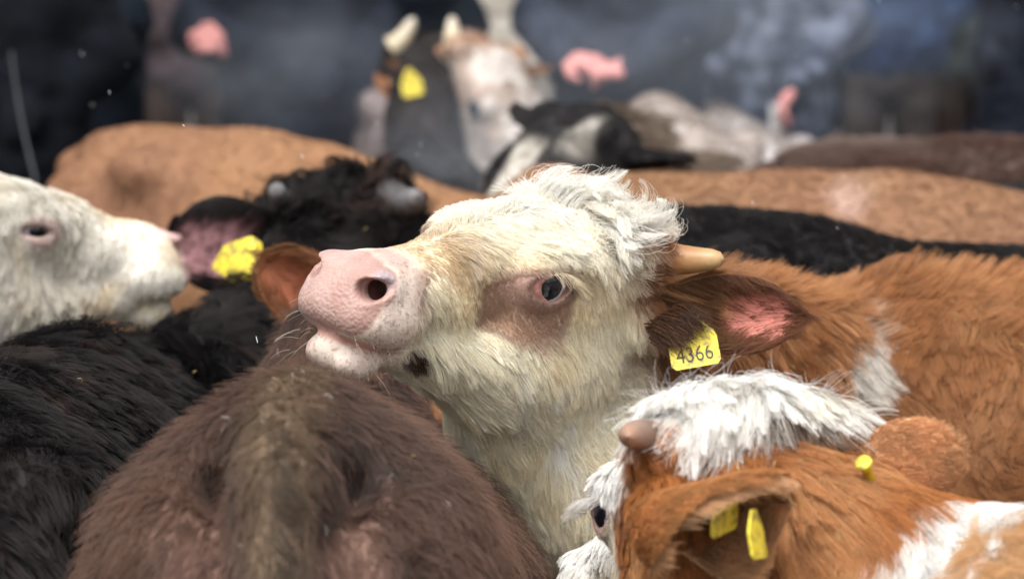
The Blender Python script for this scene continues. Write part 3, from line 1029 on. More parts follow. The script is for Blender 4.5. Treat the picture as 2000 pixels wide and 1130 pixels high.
    fur.grow(V, Q, 165000, length, flow, col, density=lambda P, N: dens(P, N) * (1 - isbody(P)), lift=(40, 6), K=7,
             radius=.00042, wob=.5, wob_f=18, clump=.5, clump_n=30, grav=.35, seed=21,
             curl=lambda P: .12 + .75 * sst(.02, .06, H.loc(P)[:, 2]) * sst(.18, .10, H.loc(P)[:, 0]), curl_n=1.3)
    # tousled topknot
    fur.grow(V, Q, 5200, lambda P: .070 + .016 * noise3(P, 30, 3), lambda P, N: np.array([.3, -.3, .9]) + .9 * (H.loc(P)[:, 1:2] / .06) * Y,
             lambda P: mixc(np.broadcast_to(CREAM_W, P.shape), CREAM_Y, sst(-.1, .7, fbm(P, 25, 3)) * .7),
             density=lambda P, N: sst(.065, .03, np.abs(H.loc(P)[:, 0] + .005)) * sst(.085, .04, np.abs(H.loc(P)[:, 1] - .025)) * sst(.045, .07, H.loc(P)[:, 2]), lift=(80, 25), K=9,
             radius=.0004, wob=.9, wob_f=22, clump=.8, clump_n=60, curl=.8, curl_n=.9, seed=33, grav=.25)
    # brown flank, long and wavy
    def blen(P):
        return .048 + .014 * noise3(P, 14, 7) + .012 * sst(.93, .97, P[:, 2])
    fur.grow(V, Q, 105000, blen, lambda P, N: np.array([.8, -.05, -.75]) + 1.35 * np.stack([noise3(P, 10, 41), 0 * P[:, 0], noise3(P, 10, 43)], -1),
             col, density=lambda P, N: isbody(P), lift=(46, 13), K=7, radius=.00048, wob=.8, wob_f=15, clump=.68, clump_n=50, grav=.3, seed=55, curl=.25, curl_n=1.0)
    # upstanding hair along the spine
    fur.grow(V, Q, 9000, lambda P: .045 + .012 * noise3(P, 20, 8), lambda P, N: np.array([.9, -.1, .2]), lambda P: mixc(col(P), BROWN_L * 1.15, np.full(len(P), .5)),
             density=lambda P, N: isbody(P) * sst(.7, .9, N[:, 2]) * sst(.90, .94, P[:, 2]), lift=(75, 45), K=6, radius=.00045, clump=.5, seed=58, wob=.5)
    # ears
    o = H.w((-.040, .100, -.012))
    tip = at(1568, 618, 3.38)
    ex = unit(tip - o)
    E = Frame(axes(ex, np.array([.12, -1.0, .12])), o)
    ear = add_ear(root, fur, E, np.linalg.norm(tip - o), .098, BROWN * .6, rgb(.68, .25, .20), BROWN_D * 1.7, cup=(1.6, .75),
                  n_out=5000, n_in=1500, hair=.018, hair_in=.026, seed=71, pinkspan=(.40, .88))
    # dense dark hair over the root of the hollow, half over the tag
    fur.grow(*(lambda r: (r[0], r[2]))(ear_surface(E, np.linalg.norm(tip - o), .098, (1.6, .75))), 5200,
             lambda P: .034 + .008 * noise3(P, 40, 2), lambda P, N: ex * .9 + np.array([0, 0, -.3]), lambda P: mixc(np.broadcast_to(BROWN * .45, P.shape), BROWN_L, sst(.2, .7, noise3(P, 40, 9))),
             density=lambda P, N: sst(.080, .040, E.loc(P)[:, 0]), lift=(40, 22), radius=.0004, seed=77, clump=.5, wob=.5)
    tp = at(1352, 664, 3.312)
    T = Frame(axes(unit(np.array([1.0, .12, .18])), np.array([.1, -1, .25])), tp)
    T.R = np.stack([unit(np.array([.97, .18, .10])), np.zeros(3), np.zeros(3)], 1)
    zt = unit(np.array([-.10, -1, .42])); xt = unit(np.array([.95, .22, .07]) - zt * (zt @ np.array([.95, .22, .07])))
    T.R = np.stack([xt, np.cross(zt, xt), zt], 1)
    add_tag(ear, T, .058, .066, lines=[('4366', .027, .0, -.018), ('15 299', .012, .007, .004)], bend=.004, button=False)
    o2 = H.w((-.040, -.100, -.012))
    E2 = Frame(axes(H.R @ np.array([-.25, -.95, -.1]), H.R @ np.array([.9, -.2, .1])), o2)
    add_ear(root, fur, E2, .17, .095, BROWN * .7, rgb(.6, .24, .2), BROWN_D * 1.6, n_out=1500, n_in=600, seed=81)
    # horns
    hb = H.w((-.028, .088, .052))
    tipw = at(1414, 505, 3.33)
    add_horn(root, [hb, (hb + tipw) / 2 + np.array([0, 0, -.004]), tipw], .0245, .0105, M_HORN)
    hb2 = H.w((-.028, -.088, .040))
    add_horn(root, [hb2, hb2 + H.R @ np.array([-.03, -.04, -.01]), hb2 + H.R @ np.array([-.05, -.085, -.02])], .0205, .009, M_HORN)
    # dark hair of the ear root falling over the upper half of the tag
    rg = np.random.default_rng(17)
    ov = []
    for i in range(700):
        a_, b_ = rg.random(), rg.random()
        p0 = at(1256 + 66 * a_ + 15 * b_, 632 - 40 * a_ + 40 * b_ * (1 - a_), 3.330 - .010 * b_)
        p1 = p0 + np.array([.022 + .020 * rg.random(), -.014 - .012 * rg.random(), -.008 - .022 * rg.random()]) * (.7 + .5 * rg.random())
        q = rg.normal(0, .003, 3)
        ov.append([p0 * (1 - t) + p1 * t + np.array([0, -.010, .008]) * t * (1 - t) * 2 + q * t for t in np.linspace(0, 1, 6)])
    fur.add_strands(ov, rgb(.085, .036, .018), np.linspace(.00045, .0001, 6)[None, :])
    fur.C[-1] = fur.C[-1] * (.6 + 1.3 * rg.random((len(ov), 1)) ** 2)
    # eyes, lashes, whiskers
    add_eye(root, H, 1, unit(C_POS - H.w(EYE_L)) * .9 + .75 * H.R[:, 1] + .16 * H.R[:, 0] + np.array([0, 0, .0]))
    add_eye(root, H, -1, -H.R[:, 1])
    rng = np.random.default_rng(4)
    lash = []
    for i in range(60):
        a_ = rng.uniform(.15, 2.3)
        for s_ in (1, -1):
            p0 = H.w((.138 + .028 * math.cos(a_ + .9), s_ * .0995, .020 + .0175 * math.sin(a_ + .9)))
            dv = unit(H.R @ np.array([-.25 + .3 * math.cos(a_ + .9), s_ * 1.0, .15 * math.sin(a_)]) + rng.normal(0, .12, 3))
            ln = rng.uniform(.012, .024)
            lash.append([p0 + dv * ln * t + np.array([0, 0, -.012]) * t * t for t in np.linspace(0, 1, 5)])
    fur.add_strands(lash, rgb(.80, .68, .48), np.linspace(.0003, .0001, 5)[None, :])
    wh = []
    for i in range(34):
        lx, lz = rng.uniform(.345, .405), rng.uniform(-.10, -.02)
        sd = rng.choice([-1, 1])
        p0 = H.w((lx, sd * rng.uniform(.03, .055), lz))
        dv = unit(H.R @ np.array([.5, sd * .9, -.25]) + rng.normal(0, .25, 3))
        ln = rng.uniform(.012, .032)
        wh.append([p0 + dv * ln * t + np.array([0, 0, -.01]) * t * t for t in np.linspace(0, 1, 5)])
    fur.add_strands(wh, rgb(.8, .74, .62), np.linspace(.00016, .00006, 5)[None, :])
    fur.build('fur', root)
    return root
# ------------------------------------------------------------------ the rest of the herd
GROUP = 'cattle packed in the market pen'

def blotch(base, alt, freq, seed, lo=-.2, hi=.5, alt2=None):
    def f(P):
        n = fbm(P, freq, seed)
        c = mixc(np.broadcast_to(base, P.shape), alt, sst(lo, hi, n))
        if alt2 is not None:
            c = mixc(c, alt2, sst(.1, .6, fbm(P, freq * 2.7, seed + 9)))
        return c
    return f

def back_flow(B, k=.55):
    X = B.R[:, 0]
    def f(P, N):
        y = B.loc(P)[:, 1:2]
        return -X * .8 + np.array([0, 0, -k]) + .0 * y
    return f

def build_rump():
    root = empty('cow', (-.19, 3.2, 0))
    tag(root, 'dark brown cow seen from behind, rump and tail at the bottom edge', 'cow', GROUP)
    B = frame_body(-.212, 3.21, 90.0, 1.060, drop=.140, dropx=(-.50, .18))
    H = Frame(axes((.1, .8, -.55), (0, .5, 1)), (-.15, 4.02, .70), .95)
    S = Sdf()
    tp = [(-.585, 0, .950), (-.640, 0, .925), (-.672, .0, .85), (-.680, 0, .72), (-.685, -.004, .5), (-.68, 0, .30)]
    body_solid(S, B, w=1.08, top=.82, tail=False, hooks=0)
    S.chain(B, tp, [.034, .035, .033, .029, .024, .014], k=.022)
    S.cap(B, (-.60, 0, .945), (-.30, 0, .972), .020, .012, k=.03)
    for s in (-1, 1):
        S.ell(B, (-.590, s * .062, .905), (.04, .014, .028), k=.035, sub=True)      # hollows beside the tail head
        S.ell(B, (-.61, s * .085, .835), (.045, .032, .045), k=.03)
    neck_solid(S, B, H, w=.9)
    head_solid(S, H)
    base, alt, dark = rgb(.104, .064, .050), rgb(.158, .090, .064), rgb(.052, .036, .033)
    f0 = blotch(base, alt, 5, 3, alt2=dark)
    def colour(P):
        L = B.loc(P); x, y, z = L.T
        c = f0(P)
        n = fbm(P, 14, 8)
        side = sst(.07, .15, np.abs(y) + .03 * n) * sst(.95, .80, z)
        c = mixc(c, rgb(.205, .112, .075), side * .6)
        sp = sst(.045, .012, np.abs(y) + .012 * n) * sst(.1, -.45, x)
        c = mixc(c, rgb(.205, .145, .092), sp * .9)
        ctr = sst(.016, .006, np.abs(y + .008)) * sst(-.60, -.66, x)
        c = mixc(c, rgb(.055, .038, .026), ctr * .7)
        gl = sst(.02, .008, np.abs(np.abs(y) - .045)) * sst(-.5, -.57, x) * sst(.80, .86, z)
        c = mixc(c, dark, gl * .3)  # shade of the hollows beside the tail deepened in the coat colour
        pin = sst(.05, .02, np.sqrt((np.abs(y) - .060) ** 2 + ((z - .835) * .7) ** 2) + .012 * n) * sst(-.5, -.56, x)
        c = mixc(c, rgb(.38, .22, .17), pin * .5)
        wet = sst(.02, .0, np.abs(x + .36 + .05 * n)) * sst(.2, .0, np.abs(y))
        c = mixc(c, rgb(.085, .062, .060), wet * .6)
        return c, pin * .3
    p0 = at(600, 900, 2.6)
    V, Q = finish_body(root, S, .016, colour, (p0 - np.array([.25, .25, .2]), p0 + np.array([.25, .35, .2])), .0075)
    fur = Fur()
    col = lambda P: colour(P)[0]
    X = B.R[:, 0]
    def flow(P, N):
        L = B.loc(P); y = L[:, 1:2]
        tailz = sst(.03, .015, np.abs(L[:, 1]))[:, None] * sst(-.60, -.65, L[:, 0])[:, None]
        d = -X * .55 + np.array([.9, 0, 0]) * np.sign(y) * -1 * -1 * np.clip(np.abs(y) * 6, 0, .8) * B.R[0, 1] + np.array([0, 0, -.6])
        return d * (1 - tailz) + tailz * np.array([0, -.2, -1.0])
    vis = lambda P, N: sst(.55, .7, P[:, 2]) * (P[:, 1] < 3.95)
    fur.grow(V, Q, 140000, lambda P: .020 + .006 * noise3(P, 22, 4), flow, col, density=vis, lift=(36, 8), K=6, radius=.00045,
             wob=.65, wob_f=14, clump=.55, clump_n=24, seed=5, jitter=.22, grav=.1)
    fur.grow(V, Q, 14000, lambda P: .032 + .010 * noise3(P, 22, 4), flow, lambda P: mixc(col(P), rgb(.26, .15, .11), np.full(len(P), .45)), density=vis,
             lift=(45, 18), K=6, radius=.00034, wob=.6, wob_f=14, clump=.3, seed=6, jitter=.35)
    for sd, c in ((1, 1), (-1, 2)):
        E = Frame(axes(H.R @ np.array([-.2, sd, .0]), H.R @ np.array([.8, sd * .2, -.2])), H.w((-.04, sd * .1, -.012)))
        add_ear(root, fur, E, .16, .09, base, rgb(.5, .25, .2), dark, n_out=500, n_in=200, seed=90 + c)
        add_horn(root, [H.w((-.03, sd * .088, .052)), H.w((-.04, sd * .12, .065)), H.w((-.03, sd * .14, .09))], .018, .008, M_HORN_GREY)
        add_eye(root, H, sd, H.R[:, 1] * sd)
    fur.build('fur', root)
    return root

def build_calf():
    root = empty('cow', (.745, 2.27, 0))
    tag(root, 'orange and white cow with shaggy white poll and short horn buds, head lowered', 'cow', GROUP)
    B = frame_body(.815, 2.355, 138.6, .95)
    H = Frame(axes((-.315, .857, -.407), (-.141, .382, .913)), (.229, 2.788, .915), 1.03)
    S = Sdf()
    body_solid(S, B)
    neck_solid(S, B, H, mid=(.43, 2.80, .745), w0=(.12, .17), w1=(.066, .085))
    head_solid(S, H, fine=True, lid=.8)
    S.ell(H, (-.005, 0, .055), (.035, .070, .032), k=.04)
    ORG, ORL, ORD = rgb(.50, .205, .060), rgb(.62, .33, .14), rgb(.27, .095, .03)
    WH = rgb(.92, .90, .86)
    f0 = blotch(ORG, ORL, 12, 21, alt2=ORD)
    def colour(P):
        L = H.loc(P); x, y, z = L.T; ay = np.abs(y)
        n, n2 = fbm(P, 16, 4), fbm(P, 45, 6)
        c = f0(P)
        neckd = sst(.0, -.10, x) * .3
        c = mixc(c, ORD * 1.5, neckd * sst(-.1, .5, n))
        cr = mixc(np.broadcast_to(rgb(.78, .70, .57), P.shape), WH, sst(-.2, .4, n))
        face = sst(.088, .112, x + .25 * (z - .02) * (z > .02) + .012 * n2 + .18 * np.clip(-.02 - z, 0, .1))
        c = mixc(c, cr, face)
        c = mixc(c, rgb(.62, .40, .22), sst(.016, .006, np.abs(x - .185)) * sst(.02, -.03, z) * .6)
        poll = sst(.035, .062, z + .3 * np.clip(x, -.1, .2) + .008 * n2) * sst(-.06, -.025, x)
        c = mixc(c, WH, poll)
        LB = B.loc(P)
        collar = sst(.07, .04, np.abs(LB[:, 0] - .545 + .25 * (LB[:, 2] - .9) + .02 * n)) * (x < -.1)
        pale = sst(.515, .465, LB[:, 0] + .25 * (LB[:, 2] - .9) + .02 * n) * (x < -.1)
        c = mixc(c, rgb(.66, .42, .22), pale)
        c = mixc(c, WH, collar)
        rim = np.sqrt(((x - .143) / .028) ** 2 + ((z - .019) / .0145) ** 2)
        c = mixc(c, rgb(.55, .36, .32), sst(1.4, 1.0, rim) * (ay > .05))
        return c, sst(1.2, .9, rim) * (ay > .05) * .4
    lo, hi = H.w((.06, 0, 0)) - np.array([.22, .22, .22]), H.w((.06, 0, 0)) + np.array([.22, .22, .18])
    V, Q = finish_body(root, S, .014, colour, (lo, hi), .0042)
    col = lambda P: colour(P)[0]
    fur = Fur()
    X, Y, Z = H.R.T
    nd = unit(B.w((.3, 0, .9)) - H.w((-.05, 0, 0)))
    def flow(P, N):
        L = H.loc(P)
        neck = sst(-.03, -.10, L[:, 0])[:, None]
        sy = np.sign(L[:, 1:2])
        hd = -.5 * X + np.array([0, 0, -.75]) + .2 * sy * Y
        nk = nd * .75 + np.array([0, 0, -.6]) + 1.25 * np.stack([noise3(P, 11, 3), noise3(P, 11, 5), noise3(P, 11, 6)], -1)
        return hd * (1 - neck) + nk * neck
    def length(P):
        L = H.loc(P); x = L[:, 0]
        rim = np.sqrt(((x - .143) / .03) ** 2 + ((L[:, 2] - .019) / .02) ** 2)
        l = .024 + .034 * sst(-.02, -.12, x) + .008 * noise3(P, 24, 7)
        return np.clip(l * (1 - .6 * sst(2.2, 1.0, rim)) * (1 - .5 * sst(.1, .16, x)), .004, .08)
    def dens(P, N):
        L = H.loc(P); x, z = L[:, 0], L[:, 2]
        rim = np.sqrt(((x - .143) / .028) ** 2 + ((z - .019) / .0145) ** 2)
        return np.where((rim < 1.05) & (np.abs(L[:, 1]) > .05), 0, 1.) * sst(.5, .6, P[:, 2])
    fur.grow(V, Q, 120000, length, flow, col, density=dens, lift=(46, 12), K=7, radius=.00045, wob=.6, wob_f=20, clump=.74, clump_n=46,
             seed=8, grav=.3, curl=.15, curl_n=1.0)
    # white shaggy poll, parted to both sides, dirty in the middle
    def pollc(P):
        L = H.loc(P)
        c = mixc(np.broadcast_to(rgb(.97, .95, .90), P.shape), rgb(.90, .82, .66), sst(-.1, .6, fbm(P, 30, 4)) * .6)
        dirt = sst(.05, .01, np.abs(L[:, 1] + .034)) * sst(.045, -.02, L[:, 0]) * sst(-.25, .15, noise3(P, 38, 3))
        return mixc(c, rgb(.13, .075, .04), dirt * .9)
    fur.grow(V, Q, 11000, lambda P: .080 + .022 * noise3(P, 18, 2), lambda P, N: .45 * np.clip((H.loc(P)[:, 1:2] + .01) / .04, -1.5, .8) * Y - .75 * X + .25 * Z,
             pollc, density=lambda P, N: sst(.040, .062, H.loc(P)[:, 2]) * sst(-.06, -.02, H.loc(P)[:, 0]) * sst(.08, .04, H.loc(P)[:, 0]) * sst(.072, .050, np.abs(H.loc(P)[:, 1] + .014)),
             lift=(44, 0), K=10, radius=.00040, wob=.75, wob_f=18, clump=.8, clump_n=36, seed=9, grav=.6, curl=.22, curl_n=.8)
    fur.grow(V, Q, 260, lambda P: .052 + .02 * noise3(P, 60, 2), lambda P, N: np.array([.2, .1, .5]) + .6 * np.sign(H.loc(P)[:, 1:2]) * Y,
             lambda P: np.broadcast_to(rgb(.88, .86, .83), P.shape), density=lambda P, N: sst(.055, .075, H.loc(P)[:, 2]) * sst(.06, .02, np.abs(H.loc(P)[:, 0])),
             lift=(80, 10), K=10, radius=.00030, wob=1.0, wob_f=60, clump=0, jitter=.7, seed=10, curl=.8, curl_n=.6)
    # ears
    r1 = H.w((-.034, .108, -.004)); t1 = at(1520, 926, 2.615)
    E = Frame(axes(t1 - r1, (.50, -.86, -.05)), r1)
    ear = add_ear(root, fur, E, np.linalg.norm(t1 - r1), .122, mixc(ORG, ORL, .8), rgb(.50, .27, .16), rgb(.76, .50, .29), cup=(2.1, .8), tube=.30, n_out=9000, n_in=6000,
                  hair=.017, hair_in=.030, seed=61, pinkspan=(.3, .8))
    tg = at(1416, 985, 2.648)
    T = Frame(axes((.35, .85, .2), (0, 0, 1)), tg)
    z_ = unit((.80, -.55, -.1)); y_ = unit(np.array([-.12, .0, 1.0]) - z_ * (z_ @ np.array([-.12, 0, 1.0])))
    T.R = np.stack([np.cross(y_, z_), y_, z_], 1)
    add_tag(ear, T, .046, .056, bend=.003, button=False)
    tg2 = at(1476, 1042, 2.60)
    z2 = unit((.9, -.35, .2)); y2 = unit(np.array([.35, .0, .9]) - z2 * (z2 @ np.array([.35, 0, .9])))
    T2 = Frame(np.stack([np.cross(y2, z2), y2, z2], 1), tg2)
    add_tag(ear, T2, .042, .045, bend=.003, button=False)
    r2 = H.w((-.040, -.098, -.008)); t2 = at(1884, 862, 2.78)
    E2 = Frame(axes(t2 - r2, (-.15, .95, -.05)), r2)
    ear2 = add_ear(root, fur, E2, np.linalg.norm(t2 - r2), .090, rgb(.66, .38, .20), rgb(.5, .26, .2), ORG, cup=(1.0, .25), n_out=8000, n_in=0,
                   hair=.0065, seed=64, radius=.00036)
    z3 = unit((-.35, -.6, .75)); y3 = unit(np.array([-.3, 0, 1.0]) - z3 * (z3 @ np.array([-.3, 0, 1.0])))
    T3 = Frame(np.stack([np.cross(y3, z3), y3, z3], 1), at(1690, 910, 2.765))
    V3, Q3 = sweep([T3.w((0, 0, z)) for z in (-.03, .002, .004, .007, .0075, .0076)], [.005, .005, .0085, .0085, .0055, .0005], 20)
    me = mesh_np('tag_stud', V3, Q3); world_child('tag_stud', me, ear2, [M_TAG])
    # horn buds
    h1 = H.w((-.020, .088, .052))
    add_horn(root, [h1, h1 + H.R @ np.array([-.010, .02, .014]), at(1226, 852, 2.70)], .0215, .0105, M_HORN_BUD)
    h2 = H.w((-.020, -.080, .050))
    add_horn(root, [h2, h2 * .5 + at(1700, 828, 2.86) * .5 + np.array([0, 0, .006]), at(1703, 830, 2.86)], .021, .008, M_HORN_BUD)
    add_eye(root, H, 1, H.R[:, 1] * .9 + H.R[:, 0] * .1, r=.0245)
    add_eye(root, H, -1, -H.R[:, 1])
    rng = np.random.default_rng(8)
    lash = []
    for i in range(110):
        a_ = rng.uniform(.2, 2.9)
        p0 = H.w((.137 + .025 * math.cos(a_), .0985, .020 + .015 * math.sin(a_)))
        dv = unit(H.R @ np.array([.25 * math.cos(a_), 1.0, .25]) + rng.normal(0, .12, 3)); ln = rng.uniform(.016, .03)
        lash.append([p0 + dv * ln * t + np.array([0, 0, -.012]) * t * t for t in np.linspace(0, 1, 5)])
    fur.add_strands(lash, rgb(.85, .82, .78), np.linspace(.0003, .0001, 5)[None, :])
    fur.build('fur', root)
    return root

def simple_cow(label, B, H, colf, nfur=14000, flen=.022, rad=.0007, h=.016, hf=None, horns=None, ears=None, width=1.0, neck_mid=None,
               seed=1, clump=.45, lift=(45, 15), legs=True, wob=.5, eyes=True, eargeo=True, headk=1.0, hooks=1.0, fine=False,
               flow=None, lens=None, extra=None, earcol=None, lid=1.0, earcup=(1.9, .75), earhair=1, hornmat=None, grav=.15, neck_w=None):
    root = empty('cow', (B.o[0], B.o[1], 0))
    tag(root, label, 'cow', GROUP)
    S = Sdf()
    body_solid(S, B, w=width, hooks=hooks, legs=legs)
    kw = dict(w0=neck_w[0], w1=neck_w[1]) if neck_w else {}
    neck_solid(S, B, H, mid=neck_mid, **kw)
    head_solid(S, H, fine=fine, lid=lid)
    if extra: extra(S)
    box = None
    if hf:
        c = H.w((.15, 0, -.01)); box = (c - .27 * H.s, c + .27 * H.s)
    V, Q = finish_body(root, S, h, colf, box, hf)
    col = (lambda P: colf(P)[0]) if isinstance(colf(V[:3]), tuple) else colf
    fur = Fur()
    if nfur:
        fur.grow(V, Q, nfur, lens or (lambda P: np.full(len(P), flen)), flow or back_flow(B), col, density=lambda P, N: sst(.45, .65, P[:, 2]), lift=lift,
                 K=5, radius=rad, seed=seed, clump=clump, wob=wob, wob_f=14, grav=grav)
    c0 = col(np.array([H.w((-.03, .1, 0))]))[0]
    eo, ei, er = earcol or (c0, rgb(.55, .28, .22), c0 * .7)
    specs = ears
    if specs is None:
        specs = [(None, None, None, None), (None, None, None, None)]
    out = []
    for sd, sp in zip((1, -1), specs):
        r0 = H.w((-.04, sd * .1, -.012))
        tip, opn, wid, _ = sp
        tip = H.w((-.08, sd * .255, -.03)) if tip is None else tip
        opn = H.R @ np.array([.7, sd * .1, -.5]) if opn is None else opn
        E = Frame(axes(tip - r0, opn), r0)
        out.append(add_ear(root, fur, E, np.linalg.norm(tip - r0), (wid or .085), eo, ei, er, cup=earcup, n_out=max(300, nfur // 20) * earhair, n_in=max(150, nfur // 50) * earhair, seed=seed + 40, radius=rad * .8))
    for sd, hp in zip((1, -1), horns or [None, None]):
        if hp is not None:
            b0 = H.w((-.028, sd * .085, .05))
            add_horn(root, [b0, hp[0], hp[1]], hp[2], hp[3], hornmat or M_HORN_GREY)
    if eyes:
        for sd in (1, -1):
            add_eye(root, H, sd, H.R[:, 1] * sd + .2 * H.R[:, 0], r=.0265 if lid == 1.0 else .0215)
    return root, fur, out, V, Q

def build_herd():
    # ---- black cow on the left, seen from behind
    BK, BK2, BKB = rgb(.009, .008, .009), rgb(.017, .0135, .0145), rgb(.036, .022, .019)
    f = blotch(BK, BK2, 6, 31, alt2=BKB)
    B = frame_body(-.585, 3.20, 84, .995, drop=.028, dropx=(-.2, .35))
    H = Frame(axes((.35, .85, -.35), (0, .3, 1)), at(668, 462, 4.42), 1.02)
    def bl(P):
        L = H.loc(P)
        return .032 + .012 * sst(3.4, 3.8, P[:, 1]) + .008 * noise3(P, 16, 3) - .012 * sst(-.1, 0, L[:, 0]) * sst(.06, .03, L[:, 2])
    def bflow(P, N):
        L = B.loc(P); fr = sst(.35, .55, L[:, 0])[:, None]
        return (-B.R[:, 0] * .5 + np.array([.25, 0, -.75])) * (1 - fr) + fr * (np.array([.3, -.5, -.3]) + 1.2 * np.stack([noise3(P, 18, 3), noise3(P, 18, 4), noise3(P, 18, 5)], -1))
    tip = at(322, 486, 4.30)
    root, fur, ear, V, Q = simple_cow('black cow with curly poll and grey horn buds, soiled yellow tag in its pink ear', B, H, f, nfur=80000, flow=bflow, lens=bl, rad=.00055, h=.015,
        hf=.008, seed=2, clump=.6, lift=(55, 20), wob=.6, neck_mid=(-.40, 3.95, .73),
        ears=[(tip, np.array([-.1, -1, .12]), .150, None), (None, None, None, None)], earcol=(BK * 1.3, rgb(.50, .25, .26), BK2 * 1.3), earcup=(1.5, .45),
        horns=[(at(550, 395, 4.34), at(538, 366, 4.30), .022, .012), (at(790, 412, 4.34), at(816, 380, 4.28), .032, .016)], neck_w=((.115, .16), (.080, .075)))
    fur.grow(V, Q, 6000, lambda P: .055 + .015 * noise3(P, 40, 3), lambda P, N: np.array([0, 0, .3]) + 1.5 * np.stack([noise3(P, 35, 13), noise3(P, 35, 14), noise3(P, 35, 15)], -1),
             lambda P: mixc(np.broadcast_to(BK, P.shape), rgb(.055, .026, .020), sst(.1, .5, noise3(P, 18, 77))), density=lambda P, N: sst(.12, .08, np.linalg.norm(H.loc(P) - np.array([.0, 0, .05]), axis=1)),
             lift=(70, 35), K=8, radius=.0006, curl=1.3, curl_n=1.4, clump=.8, clump_n=50, seed=91)
    z = unit((-.15, -1, .25)); y = unit(np.array([.55, 0, .9]) - z * (z @ np.array([.55, 0, .9])))
    T = Frame(np.stack([np.cross(y, z), y, z], 1), at(474, 507, 4.18))
    add_tag(ear[0], T, .070, .072, bend=-.012)
    fur.build('fur', root)
    first = root

    # ---- white cow looking in from the left
    WH, CR = rgb(.88, .84, .76), rgb(.80, .68, .50)
    fw = blotch(WH, CR, 11, 12, lo=-.1, hi=.5)
    H = Frame(axes((.785, .605, -.128), (.109, .064, .992)), (-.838, 3.918, 1.050), 1.08)
    def wcol(P):
        L = H.loc(P); x, y, z = L.T; ay = np.abs(y)
        c = fw(P)
        c = mixc(c, rgb(.50, .40, .28), sst(.1, .6, fbm(P, 7, 8)) * sst(1.05, .9, P[:, 2]) * .6)
        rim = np.sqrt(((x - .143) / .030) ** 2 + ((z - .019) / .017) ** 2)
        c = mixc(c, rgb(.64, .51, .46), sst(1.4, 1.0, rim) * (ay > .05))
        nose = sst(.368, .382, x + .55 * np.clip(z + .012, -.05, .05)) * sst(-.058, -.045, z)
        nn = sst(.028, .016, np.sqrt((x - .392) ** 2 + (ay - .048) ** 2 + ((z - .003) * 1.3) ** 2))
        c = mixc(c, rgb(.62, .42, .40), np.maximum(nose, nn))
        c = mixc(c, rgb(.40, .14, .15), sst(.018, .010, np.sqrt((x - .396) ** 2 + (ay - .048) ** 2 + ((z - .0) * 1.4) ** 2)))
        return c, np.maximum(nose, nn) * .5
    B = frame_body(-1.36, 4.06, 8, 1.0)
    def wl(P):
        L = H.loc(P); x = L[:, 0]
        rim = np.sqrt(((x - .143) / .030) ** 2 + ((L[:, 2] - .019) / .02) ** 2)
        return np.clip((.030 + .008 * noise3(P, 20, 3)) * (1 - .75 * sst(.20, .30, x)) * (1 - .75 * sst(2.2, 1.1, rim)), .003, .06)
    def wflow(P, N):
        return np.array([-.35, -.1, -.8]) + 0 * P
    root, fur, ear, V, Q = simple_cow('white cow reaching in from the left edge, muzzle pointing right', B, H, wcol, nfur=60000, lens=wl, flow=wflow, rad=.0005, h=.016, hf=.005, seed=3,
        clump=.6, neck_mid=(-.96, 3.97, .80), fine=True, lid=.45, horns=[(H.w((-.04, .13, .07)), H.w((-.03, .16, .10)), .018, .009), (H.w((-.04, -.13, .07)), H.w((-.03, -.16, .10)), .018, .009)], hornmat=M_HORN_PALE,
        neck_w=((.13, .20), (.088, .135)))
    fur.build('fur', root)

    # ---- tan cow hidden behind the middle head, only its ear shows
    TN, TN2 = rgb(.32, .15, .065), rgb(.40, .22, .11)
    H = Frame(axes((.3, -.95, -.25), (0, -.2, 1)), at(800, 600, 3.88), .95)
    B = frame_body(-.08, 4.78, -93, .88)
    root, fur, ear, V, Q = simple_cow('tan cow behind the raised pink muzzle with only its orange ear showing', B, H, blotch(TN, TN2, 8, 4), nfur=9000, flen=.012, rad=.0005, h=.015, hf=.008, seed=4,
        ears=[(None, None, None, None), (at(506, 503, 3.84), np.array([.1, -1, .1]), .098, None)], earcol=(TN * .8, rgb(.42, .15, .08), rgb(.34, .14, .06)), earhair=5, earcup=(1.9, 1.0), neck_mid=(-.11, 4.12, .86))
    fur.build('fur', root)

    # ---- tan back, left rear
    f = blotch(rgb(.27, .140, .068), rgb(.235, .118, .066), 3, 14, alt2=rgb(.285, .155, .085))
    B = frame_body(-.30, 5.40, -34, 1.075, drop=.12, dropx=(-.25, .45))
    H = Frame(axes((.85, -.35, -.6), (.3, -.1, 1)), B.w((.78, 0, .70)), 1.05)
    root, fur, ear, V, Q = simple_cow('smooth light tan cow with broad rounded back, behind the white head', B, H, f, nfur=42000, flen=.012, rad=.0006, seed=5, lift=(24, 6), clump=.15, wob=.25)
    fur.build('fur', root)

    # ---- black back, right
    B = frame_body(.74, 4.36, 2, 1.045, drop=.060, dropx=(-.40, .0))
    H = Frame(axes((.8, .2, -.5), (0, 0, 1)), B.w((.80, 0, .80)))
    root, fur, ear, V, Q = simple_cow('sleek black cow crossing behind the tan horn, back dipping to the right', B, H, blotch(BK * 1.1, BK2, 6, 15), nfur=45000, flen=.022, rad=.0007, seed=6, lift=(50, 22), eargeo=False)
    fur.build('fur', root)

    # ---- tan back, right
    f0 = blotch(rgb(.27, .145, .075), rgb(.24, .122, .070), 3, 17, alt2=rgb(.29, .170, .100))
    sp = at(1675, 405, 4.78)
    def tanr(P):
        c = f0(P)
        return mixc(c, rgb(.46, .31, .25), sst(.040, .012, np.sqrt(((P[:, 0] - sp[0]) * .8) ** 2 + (P[:, 2] - sp[2]) ** 2) + .012 * noise3(P, 30, 2)) * .8)
    B = frame_body(.72, 4.98, 1, 1.045, drop=.10, dropx=(-.15, .6))
